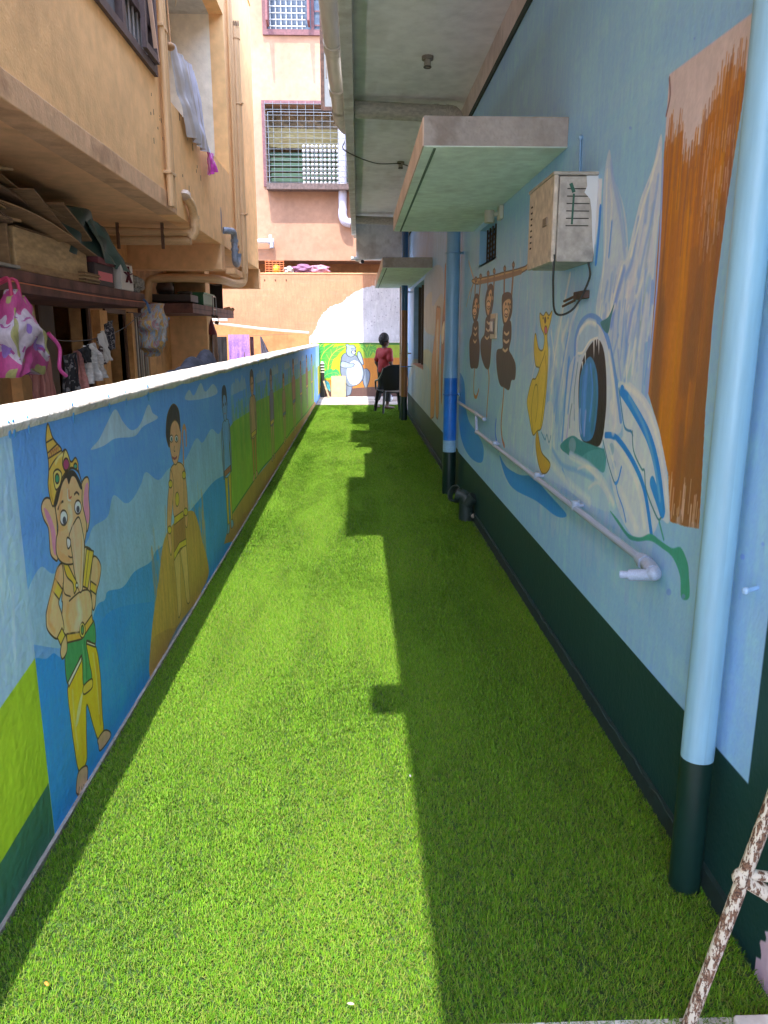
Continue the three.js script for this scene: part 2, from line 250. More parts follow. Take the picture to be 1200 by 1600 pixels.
function paintLeft(P) {
  const g = P.g, c0 = crop(0, 600, 10 / 3), c2b = crop(0, 960, 2.964), c9 = crop(300, 520, 4.615);
  g.fillStyle = '#4d88c6'; g.fillRect(0, 0, P.w, P.h);
  P.brush(-20, -1, 0, 1.4, ['#5590cc', '#447dba', '#5b98cf', '#4a84bd'], 900, { len: [0.15, 0.5], wid: [0.02, 0.06], alpha: [0.08, 0.25], up: false, r: rng(11) });
  // cloud bank and small clouds
  P.fill(c0([[60, 1330], [130, 1110], [210, 955], [290, 985], [440, 840], [485, 745], [560, 690], [590, 580], [650, 620], [690, 600], [735, 520], [760, 458], [825, 500], [880, 440], [960, 400], [1020, 285], [1055, 305], [1100, 235], [1140, 260], [1185, 210], [1200, 640], [800, 1330]]), '#7aaab9');
  P.brush(-8, -2.2, 0.3, 0.7, ['#86b4bd', '#6fa2b4', '#8fbac0', '#74a8bc'], 500, { len: [0.08, 0.22], wid: [0.03, 0.08], alpha: [0.05, 0.14], up: false, r: rng(12) });
  P.fill(c0([[472, 342], [515, 290], [555, 210], [600, 132], [640, 195], [685, 240], [730, 210], [772, 108], [795, 150], [822, 178], [745, 222], [700, 272], [600, 284], [540, 322]]), '#93b3b8');
  P.fill(c0([[965, 80], [985, 30], [1010, 60], [1045, -5], [1070, 40], [1110, 0], [1130, 50], [1040, 80]]), '#8fb0b6');
  // blue hills
  P.fill(c0([[490, 1195], [545, 1125], [562, 1080], [640, 1058], [700, 978], [780, 930], [812, 870], [860, 828], [990, 660], [1040, 600], [1110, 512], [1180, 470], [1260, 440], [1260, 900], [700, 1500], [420, 1600]]), '#2b7ab4');
  P.fill(c2b([[140, 255], [165, 205], [215, 205], [250, 180], [300, 200], [420, 120], [520, -20], [780, -60], [860, 0], [700, 270], [250, 1090], [200, 800]]), '#1f74bf');
  P.brush(-5.2, -2.3, 0, 0.32, ['#2a80c6', '#1b6bb0', '#2f86c2', '#2273b4'], 500, { len: [0.1, 0.3], wid: [0.02, 0.05], alpha: [0.06, 0.16], up: false, r: rng(13) });
  // meadow and earth further on
  P.fill([...c9([[262, 700], [300, 640], [410, 570], [470, 490], [560, 450], [640, 400], [760, 330], [850, 270]]), [491, 570], [491, 640], [480, 660], ...c9([[660, 790], [470, 1030], [285, 1330]])], '#6f9c2c', { smooth: false });
  P.brush(-19.5, -6, 0.25, 0.9, ['#5f9a22', '#86a834', '#4f8f24', '#7ea02c', '#3f8a2a'], 900, { len: [0.1, 0.3], wid: [0.03, 0.08], alpha: [0.12, 0.35], r: rng(14) });
  P.fill([...c9([[280, 1330], [420, 1105], [470, 1035], [580, 900], [660, 795], [720, 720], [770, 650], [830, 580], [880, 500]]), [493, 628], [493, 650], ...c9([[300, 1500]]), [350, 850]], '#9a6c34', { smooth: false });
  P.line(c9([[285, 1310], [330, 1240], [420, 1105], [470, 1030], [520, 960], [580, 895], [660, 790], [720, 700], [770, 640], [830, 570], [880, 500]]), '#2c5a2a', 0.03);
  for (const z of [-6.4, -7.9, -9.2, -10.8, -12.4, -14]) cloudPuff(P, z, 1.1, 0.7, 0.12, '#7fa3ad');
  // ochre rock under the second figure
  const c3 = crop(220, 610, 3.556);
  P.fill(c3([[58, 1600], [60, 1350], [100, 1050], [130, 830], [200, 720], [275, 668], [310, 705], [340, 830], [372, 950], [372, 1040], [300, 1180], [200, 1320]]), '#a87e34');
  P.brush(-4.75, -3.5, 0, 0.45, ['#b88a3a', '#96692c', '#a87630', '#c09040'], 160, { len: [0.08, 0.25], wid: [0.015, 0.04], alpha: [0.15, 0.4], r: rng(15) });
  P.fill(c3([[58, 1600], [60, 1400], [140, 1330], [200, 1310], [290, 1190], [300, 1200], [150, 1480]]), '#8a5f30', { alpha: 0.5 });
  // near end: other paint, up to the join
  P.fill([[-0.9, 1.45], [-2.185, 1.45], [-2.18, -0.1], [-0.9, -0.1]], '#8cbbe0', { metric: true, smooth: false });
  P.brush(-2.15, -1, 0.6, 1.3, ['#9cc7e6', '#7fb0d8', '#a9cfe8'], 200, { len: [0.08, 0.2], wid: [0.01, 0.03], alpha: [0.2, 0.5], r: rng(16) });
  P.fill([[-0.9, 0.53], [-1.6, 0.5], [-1.97, 0.565], [-2.182, 0.6], [-2.182, -0.1], [-0.9, -0.1]], '#86b31f', { metric: true, smooth: false });
  P.fill([[-0.9, 0.12], [-1.86, 0.155], [-2.18, 0.18], [-2.18, -0.1], [-0.9, -0.1]], '#1e4a34', { metric: true, smooth: false });

  // first figure: elephant-headed child in a gold cap, green sash and yellow trousers
  const a = crop(50, 650, 5.16), b = crop(60, 940, 5.16), skin = '#e4a868', gold = '#d6ab34', o = { line: INK, lw: 0.006 };
  P.fill(b([[240, 680], [300, 560], [360, 440], [400, 330], [465, 370], [500, 600], [515, 900], [525, 1040], [485, 1112], [445, 1010], [390, 830], [388, 1080], [388, 1285], [330, 1372], [290, 1180], [260, 950], [242, 800]]), '#cfae22', o);
  P.fill(b([[300, 1000], [320, 850], [350, 740], [358, 740], [340, 880], [315, 990]]), '#e2cf7c');
  P.fill(b([[455, 400], [470, 600], [480, 850], [500, 1000], [510, 900], [495, 620]]), '#b88f1e');
  P.fill(b([[325, 1372], [390, 1325], [396, 1420], [365, 1535], [315, 1552], [305, 1505]]), '#bb9468', o);
  P.fill(b([[480, 1112], [530, 1040], [577, 1050], [577, 1100], [500, 1202], [485, 1155]]), '#bb9468', o);
  for (const [x, y] of [[325, 1540], [345, 1535], [360, 1520]]) P.line(b([[x, y], [x + 6, y - 45]]), INK, 0.004);
  P.fill(a([[240, 1190], [330, 1180], [420, 1060], [490, 1100], [500, 1250], [470, 1400], [485, 1500]]).concat(b([[432, 60], [425, 130], [380, 230], [230, 272], [190, 180], [195, 20]]), a([[240, 1480], [250, 1350]])), skin, o);
  P.fill(b([[230, 330], [345, 300], [440, 150], [460, 335], [388, 318], [410, 480], [430, 622], [365, 680], [350, 440], [300, 540], [240, 665], [215, 500]]), '#2c7a3c', o);
  P.line(b([[370, 320], [385, 460], [390, 620]]), '#1c5a2a', 0.008); P.line(b([[355, 350], [372, 500], [376, 650]]), '#58a060', 0.006);
  P.fill(b([[350, 430], [346, 482], [246, 688], [238, 650]]), '#d8d4b0', { ...o, smooth: false });
  P.fill(b([[388, 316], [460, 343], [458, 366], [392, 342]]), '#d8d4b0', { ...o, smooth: false });
  P.fill(b([[365, 680], [430, 622], [437, 680], [415, 715], [365, 747]]), gold, o);
  P.fill(b([[228, 262], [335, 245], [432, 105], [440, 165], [350, 302], [232, 332]]), '#d69a34', { ...o, smooth: false });
  P.oval(...b([[355, 230]])[0], 4.4, 12, '#d8c04a', o); P.oval(...b([[355, 228]])[0], 2.2, 7, '#3c6a3a', o);
  P.fill(a([[495, 1135], [530, 1150], [556, 1215], [545, 1320], [520, 1420], [510, 1530], [490, 1562], [480, 1450], [470, 1350], [480, 1230]]), skin, o);
  P.fill(a([[240, 1190], [200, 1240], [175, 1340], [150, 1440], [120, 1560]]).concat(b([[62, 130], [75, 230], [150, 300], [205, 225], [188, 100]]), a([[215, 1500], [245, 1400], [255, 1300]])), skin, o);
  P.fill(b([[205, 268], [228, 300], [230, 400], [195, 462], [178, 400]]), skin, o);
  P.fill(b([[190, 212], [215, 272], [180, 352], [153, 290]]), gold, { ...o, smooth: false });
  P.fill(a([[185, 1308], [247, 1400], [220, 1482], [160, 1402]]), gold, { ...o, smooth: false });
  P.fill(a([[475, 1333], [527, 1370], [515, 1438], [468, 1402]]), gold, { ...o, smooth: false });
  P.fill(a([[440, 1068], [497, 1090], [450, 1392], [408, 1372]]), gold, { ...o, smooth: false }); P.line(a([[462, 1078], [428, 1380]]), INK, 0.004);
  P.line(a([[300, 1492], [380, 1422], [450, 1402], [482, 1450]]), INK, 0.006); P.line(a([[250, 1350], [262, 1430], [310, 1455]]), INK, 0.005);
  P.fill(a([[255, 1190], [285, 1190], [345, 1310], [372, 1340], [342, 1432], [330, 1350], [280, 1292]]), gold, o);
  P.fill(a([[75, 740], [95, 675], [130, 660], [165, 690], [185, 740], [200, 850], [205, 1000], [207, 1155], [180, 1155], [150, 1110], [140, 1000], [130, 900], [95, 830]]), skin, o);
  P.fill(a([[95, 742], [130, 770], [165, 850], [190, 950], [196, 1105], [180, 1115], [165, 1050], [150, 920], [120, 840]]), '#c8798c');
  P.fill(a([[400, 550], [425, 500], [450, 495], [461, 540], [458, 650], [466, 780], [460, 870], [440, 930], [420, 800], [400, 650]]), skin, o);
  P.fill(a([[430, 562], [452, 547], [455, 700], [462, 800], [450, 868], [425, 800], [415, 680]]), '#c8798c');
  P.fill(a([[188, 710], [230, 540], [290, 460], [340, 460], [400, 560], [405, 700], [440, 880], [425, 1020], [425, 1060], [380, 1140], [330, 1192], [250, 1187], [200, 1120], [195, 1000], [210, 900]]), skin, o);
  P.fill(a([[210, 900], [235, 880], [285, 890], [260, 920], [225, 930]]), '#d6954e', { alpha: 0.7 }); P.fill(a([[205, 1020], [230, 1090], [300, 1150], [280, 1180], [220, 1150]]), '#d6954e', { alpha: 0.6 });
  P.fill(a([[183, 725], [230, 540], [290, 448], [345, 448], [402, 560], [392, 590], [350, 500], [320, 490], [297, 550], [277, 500], [240, 560], [205, 705]]), '#241c1a');
  P.fill(a([[135, 440], [130, 560], [150, 680], [175, 725], [210, 600], [270, 470], [320, 422], [370, 450], [400, 532], [376, 440], [371, 380], [350, 336], [320, 370], [297, 340], [268, 272], [243, 290], [235, 260], [200, 220], [165, 170], [127, 62], [112, 200], [130, 340]]), '#cfa63c', o);
  for (const l of [[[115, 215], [165, 185]], [[125, 300], [205, 225]], [[128, 345], [240, 275]], [[135, 440], [180, 360], [245, 292]], [[175, 720], [205, 590], [265, 460], [320, 415], [375, 445]]]) P.line(a(l), INK, 0.005);
  for (let i = 0; i < 5; i++) P.line(a([[140 + i * 14, 330 - i * 8], [150 + i * 15, 280 - i * 9], [155 + i * 15, 318 - i * 9]]), '#8a3c2c', 0.004);
  P.fill(a([[245, 380], [268, 270], [303, 350], [300, 430], [270, 445]]), '#e0bf58', o); P.oval(...a([[275, 390]])[0], 4.6, 9.4, '#8c3050', o);
  P.fill(a([[172, 470], [205, 430], [240, 470], [225, 560], [190, 590]]), '#e0bf58', o); P.oval(...a([[203, 505]])[0], 3.2, 7.4, '#2c7a50', o);
  P.oval(...a([[350, 405]])[0], 2.7, 4.4, '#3a8a60', o);
  P.oval(...a([[255, 820]])[0], 5.9, 11.6, '#d9dcd8', o); P.oval(...a([[261, 842]])[0], 2.7, 6.2, '#2c2a30'); P.oval(...a([[370, 735]])[0], 5.2, 10.6, '#d9dcd8', o); P.oval(...a([[371, 752]])[0], 2.5, 5.4, '#2c2a30');
  P.line(a([[210, 750], [228, 705], [250, 688]]), INK, 0.008); P.line(a([[342, 632], [360, 615], [378, 632]]), INK, 0.008);
  P.line(a([[298, 600], [302, 660], [318, 650]]), '#a8402c', 0.006); P.line(a([[285, 590], [290, 670], [312, 682]]), '#d8cfae', 0.006);
  P.fill(a([[300, 960], [340, 860], [380, 818], [412, 950], [422, 1060], [412, 1300], [405, 1402], [380, 1412], [345, 1282], [325, 1120], [310, 1020]]), '#e0b078', o);
  P.fill(a([[395, 960], [405, 1060], [400, 1250], [392, 1390], [375, 1400], [392, 1200]]), '#d0924e', { alpha: 0.7 });
  P.fill(a([[285, 980], [310, 1000], [308, 1050], [290, 1068], [280, 1020]]), '#e4e0cc', o); P.line(a([[295, 1130], [310, 1140], [325, 1138]]), INK, 0.005);
  P.oval(...a([[362, 1365]])[0], 1.8, 4, '#e4dcc4', o);

  for (const [p, col, w] of [[[[210, 1250], [190, 1340], [160, 1450], [140, 1560]], '#cf8f48', 0.03], [[[535, 1190], [540, 1290], [515, 1400]], '#cf8f48', 0.02], [[[330, 900], [345, 1050], [360, 1250], [380, 1370]], '#efc490', 0.02], [[[240, 620], [225, 720], [222, 830]], '#cf8f48', 0.02], [[[300, 740], [320, 800], [300, 900]], '#f0cb98', 0.03], [[[145, 560], [155, 640], [170, 690]], '#a87f24', 0.012], [[[190, 380], [215, 330], [245, 310]], '#ecd27a', 0.014]]) P.soft(a(p), col, w);
  for (const [p, col, w] of [[[[240, 40], [230, 130], [250, 220]], '#cf8f48', 0.03], [[[320, 20], [340, 110], [310, 200]], '#f0cb98', 0.05], [[[275, 720], [290, 950], [320, 1180]], '#e4cd60', 0.016], [[[440, 420], [470, 640], [490, 900]], '#e4cd60', 0.012], [[[90, 60], [85, 160], [130, 240]], '#cf8f48', 0.02]]) P.soft(b(p), col, w);
  // second figure: dark-haired child in a brown wrap standing on the rock
  const q = { line: '#4a3418', lw: 0.006 };
  P.line(c3([[238, 430], [236, 330], [232, 240], [240, 200], [250, 225], [253, 300]]), '#b5783c', 0.028);
  P.fill(c3([[185, 930], [215, 905], [222, 1100], [224, 1220], [210, 1262], [204, 1180], [196, 1050]]), '#c29a50', q); P.fill(c3([[220, 872], [250, 855], [262, 1000], [266, 1080], [272, 1170], [255, 1172], [240, 1040]]), '#c29a50', q);
  P.fill(c3([[165, 440], [210, 400], [245, 440], [250, 560], [240, 690], [185, 700], [178, 560]]), '#c08c50', q);
  P.fill(c3([[166, 440], [158, 520], [148, 640], [148, 790], [165, 912], [173, 880], [166, 780], [176, 640], [182, 520]]), '#c08c50', q); P.fill(c3([[240, 440], [255, 540], [262, 680], [256, 760], [245, 730], [240, 600]]), '#c08c50', q);
  P.fill(c3([[183, 740], [245, 690], [250, 850], [185, 935]]), '#8a5a2c', { ...q, smooth: false });
  P.fill(c3([[185, 705], [235, 670], [238, 705], [185, 748]]), '#b8a02c', { ...q, smooth: false }); P.fill(c3([[185, 900], [215, 845], [252, 825], [253, 860], [218, 880], [186, 945]]), '#b8a02c', { ...q, smooth: false });
  for (const [x, y] of [[165, 520], [240, 470], [160, 775], [250, 675]]) P.oval(...c3([[x, y]])[0], 3, 6, '#b8a02c', q);
  P.fill(c3([[158, 230], [185, 160], [217, 200], [222, 290], [205, 395], [185, 408], [165, 335]]), '#c28c58', q);
  P.fill(c3([[140, 240], [145, 150], [165, 92], [188, 78], [212, 118], [220, 225], [207, 182], [186, 166], [166, 205], [160, 310], [148, 290]]), '#231c1a', q);
  for (const x of [170, 198]) { P.oval(...c3([[x, 268]])[0], 2.4, 5.4, '#c9cfc0', q); P.oval(...c3([[x + 1, 270]])[0], 1.2, 3, '#2a4a3c'); }
  P.line(c3([[176, 372], [188, 380], [200, 370]]), '#7c2f28', 0.012); P.line(c3([[187, 310], [184, 335], [190, 338]]), INK, 0.005);
  P.oval(...c3([[202, 605]])[0], 3, 11, '#b8a02c', q);

  // row of small figures further along
  const fig = (z, y0, y1, op) => standingFigure(P, z, y0, y1, op);
  fig(-5.68, 0.1, 1.19, { skin: '#5d87a8', top: '#5d8fb0', legs: '#b59a2c', hair: '#20222a', w: 0.42, band: '#8a4a3a' });
  fig(-7.18, 0.22, 1.24, { skin: '#a87c50', top: '#a8824e', legs: '#a06f30', hair: '#3a2a24', w: 0.5 });
  fig(-8.75, 0.15, 1.18, { skin: '#8a6a58', top: '#6c6474', legs: '#a08c4c', hair: '#3c2c2a', w: 0.5 });
  fig(-10.2, 0.15, 1.06, { skin: '#a87a4c', top: '#9a7a4a', legs: '#a88a4c', hair: '#6a4a30', w: 0.5, band: '#4a5a70' });
  fig(-11.8, 0.1, 1.2, { skin: '#a8744c', top: '#a06a44', legs: '#a88448', hair: '#5a4030', w: 0.7, band: '#5a6070', prop: '#6a4630' });
  fig(-13.3, 0.16, 1.12, { skin: '#98704c', top: '#7a6a58', legs: '#8a7a4a', hair: '#3a2a24', w: 0.6 });
  fig(-14.9, 0.16, 1.18, { skin: '#a07048', top: '#8a5038', legs: '#7a6a4a', hair: '#2c2420', w: 0.7, prop: '#6a4630' });
  fig(-16.5, 0.16, 1.15, { skin: '#98704c', top: '#6a707c', legs: '#5a5a68', hair: '#3a2a24', w: 0.7 });
  P.fill([[-18.2, 1.45], [-19.9, 1.45], [-19.9, 0.8], [-18.2, 0.8]], '#86b4d8', { metric: true, smooth: false }); P.fill([[-18.9, 0.8], [-19.9, 0.8], [-19.9, 0.1], [-18.9, 0.1]], '#a8a02c', { metric: true, smooth: false });
}
const roughBump = dataTex(512, 512, (u, v) => 0.5 * fbm(u, v, 10, 23, 4) + 0.5 * Math.abs(fbm(u, v, 30, 29, 3) - 0.5) * 2, false);
{
  const wall = thing('boundary_wall', 'low boundary wall painted with a row of children under a blue sky', 'wall', [0, 0, 0]);
  const panels = [[Z_A, -2.182, 512, 512, 0.0055], [-2.182, Z_B, 2048, 800, 0.005], [Z_B, Z_C, 2048, 600, 0.004]];
  for (const [z0, z1, w, h, bump] of panels) {
    const P = new Painting(w, h, z0, z1, 0, 1.36, placeLeft); paintLeft(P);
    const m = new THREE.MeshStandardMaterial({ map: P.finish(31, 0.05, 0.68, 1.16, [1.1, 1.05, 1.14]), roughness: 0.62, bumpMap: plasterBump, bumpScale: bump });
    const g = slab('left', LX, z0, z1, -0.05, WALL_H - 0.02, 0.21);
    uvRect(g, 'z', z0, z1, 0, 1.36);
    const pb = (bump > 0.0052 ? roughBump : plasterBump).clone(); pb.repeat.set(Math.abs(z1 - z0) * 0.8, 1.1); pb.needsUpdate = true; m.bumpMap = pb;
    part('painted_face', g, m, wall);
  }
  // rough coping: an uneven strip of mortar along the top, paint runs over its front edge
  const N = 260, M = 7, pos = [], idx = [], r = rng(9);
  for (let i = 0; i <= N; i++) for (let j = 0; j <= M; j++) {
    const z = Z_A + (Z_C - Z_A) * (i / N), prof = [[0.0, -0.035], [0.006, -0.01], [-0.01, 0.008], [-0.06, 0.014], [-0.12, 0.016], [-0.18, 0.012], [-0.214, 0.0], [-0.216, -0.04]][j];
    const n = fbm(i / N, j / 9, 90, 5, 3) - 0.5, n2 = pnoise(i * 0.35, 3.5, 90, 8) - 0.5;
    pos.push(LX + prof[0] + (j < 3 ? 0.003 + n * 0.007 : n * 0.004), WALL_H - 0.016 + prof[1] + n * 0.007 + n2 * 0.004 + (j < 2 ? n * 0.012 : 0), z);
  }
  for (let i = 0; i < N; i++) for (let j = 0; j < M; j++) { const o = i * (M + 1) + j; idx.push(o, o + M + 1, o + 1, o + 1, o + M + 1, o + M + 2); }
  const g = new THREE.BufferGeometry(); g.setAttribute('position', new THREE.Float32BufferAttribute(pos, 3)); g.setIndex(idx); g.computeVertexNormals();
  part('coping', uvBox(g), plaster('#d2c8bc', { amount: 0.35, seed: 15, rep: 1.3, bump: 0.012, dirt: '#8a6a50', var2: 0.08 }), wall, 'rough pale mortar coping');
  // runs of bright blue paint on the coping edge
  const runs = [], rp = rng(19);
  for (let i = 0; i < 26; i++) { const z = -2.0 - Math.pow(rp(), 1.5) * 12, s = rr(0.006, 0.018, rp), d = rr(0.012, 0.045, rp); const e = new THREE.SphereGeometry(1, 6, 5); e.scale(0.0025, d, s); e.translate(LX + 0.004, WALL_H - 0.03 - d * 0.3, z); runs.push(e); }
  part('paint_runs', runs, flat('#5aa2e0', 0.5), wall).userData.kind = 'stuff';
  part('base_joint', boxB(LX, LX + 0.012, -0.05, -0.006, Z_C + 0.4, Z_A), plaster('#9c928a', { amount: 0.5, seed: 16, rep: 2, bump: 0.01 }), wall, 'worn cement joint along the foot');
  const nail = part('nail', [rod([LX - 0.12, WALL_H - 0.01, -7.6], [LX - 0.118, WALL_H + 0.055, -7.6], 0.004, 6)], flat('#6a4a3a', 0.7, 0.3), wall);
}
// ---------------------------------------------------------------- end wall mural
{
  const Z = -19.8;
  const P = new Painting(1024, 700, -1.03, 2.2, 0, 1.36, (px, py) => { const p = atZ(px, py, Z); return [p.x, p.y]; }), c = crop(480, 525, 7.5), g = P.g;
  g.fillStyle = '#b9882e'; g.fillRect(0, 0, P.w, P.h);
  P.fill(c([[100, 60], [620, 60], [620, 420], [400, 500], [120, 520]]), '#a7c816', { smooth: false });
  P.fill(c([[600, 60], [1400, 60], [1400, 250], [620, 260]]), '#8fa030', { smooth: false });
  P.fill(c([[600, 60], [1400, 60], [1400, 110], [620, 100]]), '#3f7030', { smooth: false });
  P.fill(c([[620, 260], [1400, 250], [1400, 640], [500, 640]]), '#b8742c', { smooth: false });
  P.fill(c([[100, 600], [300, 640], [700, 600], [1400, 600], [1400, 760], [100, 760]]), '#5c4038');
  const leaf = (p, w, col, vein) => { const L = P.spline(c(p), false), n = L.length, up = [], dn = []; L.forEach(([x, y], i) => { const t = i / (n - 1), q = L[Math.min(n - 1, i + 1)], s = L[Math.max(0, i - 1)], dx = q[0] - s[0], dy = q[1] - s[1], l = Math.hypot(dx, dy) || 1, k = w * Math.sin(Math.PI * Math.min(1, t * 0.95 + 0.05)) / 7.5; up.push([x - dy / l * k, y + dx / l * k]); dn.unshift([x + dy / l * k, y - dx / l * k]); }); P.fill([...up, ...dn], col, { smooth: false }); P.line(c(p), vein, 0.012); for (let i = 3; i < n - 3; i += 3) { P.line([L[i], up[Math.min(n - 1, i + 2)]], vein, 0.005, { smooth: false }); P.line([L[i], dn[Math.max(0, n - 3 - i)]], vein, 0.005, { smooth: false }); } };
  leaf([[160, 560], [150, 350], [190, 200], [330, 80]], 70, '#3fae3a', '#cfd83a'); leaf([[240, 420], [260, 280], [330, 180], [470, 110]], 60, '#57b83a', '#e0d840'); leaf([[180, 500], [230, 450], [330, 430], [380, 470]], 50, '#3aa858', '#9ad24a');
  leaf([[120, 300], [125, 200], [150, 120], [200, 80]], 45, '#2f9a3c', '#b8d83a'); leaf([[170, 600], [180, 560], [230, 570], [270, 650]], 40, '#3a98a8', '#6ac0b0'); leaf([[300, 400], [340, 300], [400, 240]], 40, '#c8cc20', '#8ab820'); leaf([[560, 200], [570, 140], [620, 110]], 30, '#c0c828', '#6a9820');
  for (const p of [[[700, 260], [710, 180], [740, 90]], [[720, 250], [760, 150], [820, 110]], [[700, 200], [660, 130], [620, 120]], [[740, 150], [800, 170], [830, 240]]]) leaf(p, 28, '#4f9038', '#8ab83a');
  // a plain grey bear
  const o = { line: '#39404c', lw: 0.016 }, grey = '#7d8795';
  P.fill(c([[440, 560], [520, 590], [520, 640], [500, 690], [440, 700], [450, 640]]), grey, o); P.fill(c([[655, 400], [700, 385], [735, 440], [722, 540], [690, 610], [660, 560], [650, 480]]), grey, o);
  P.fill(c([[400, 260], [450, 200], [560, 220], [620, 300], [665, 410], [650, 510], [580, 575], [490, 590], [430, 520], [390, 420]]), grey, o);
  P.oval(...c([[555, 430]])[0], 12, 19, '#e2e4ea', { line: '#a8b4c4', lw: 0.01 });
  P.fill(c([[400, 300], [395, 360], [470, 375], [540, 360], [550, 320], [500, 320], [440, 300]]), '#98a6b8', o); P.fill(c([[600, 270], [640, 330], [660, 330], [650, 270], [625, 200], [600, 180], [585, 220]]), '#98a6b8', o);
  P.fill(c([[462, 130], [450, 105], [475, 95], [500, 108], [545, 108], [570, 150], [562, 215], [520, 245], [475, 230], [455, 180]]), '#98a4b4', o);
  P.oval(...c([[545, 190]])[0], 3.4, 3, '#c8ccd4', o); P.oval(...c([[558, 182]])[0], 1, 0.8, '#2c2c34'); P.oval(...c([[525, 150]])[0], 0.8, 1.1, '#22242c'); P.oval(...c([[548, 150]])[0], 0.7, 1, '#22242c');
  P.brush(-1, 2.2, 0, 1.3, ['#c8b83a', '#8ab020', '#a87030', '#6a9028'], 160, { len: [0.03, 0.12], wid: [0.006, 0.015], alpha: [0.08, 0.22], r: rng(21) });
  const wall = thing('mural_wall', 'low end wall painted with jungle leaves and a grey bear', 'wall');
  const g2 = slab('front', Z, -1.19, 3.2, -0.05, 1.35, 0.16); uvRect(g2, 'x', -1.03, 2.2, 0, 1.36);
  part('painted_face', g2, new THREE.MeshStandardMaterial({ map: P.finish(51, 0.05), roughness: 0.6 }), wall);
  part('coping', boxR(-1.19, 3.2, 1.352, 1.375, Z - 0.16, Z + 0.012, 0.006), plaster('#d8d0c6', { seed: 17, amount: 0.25 }), wall);
}
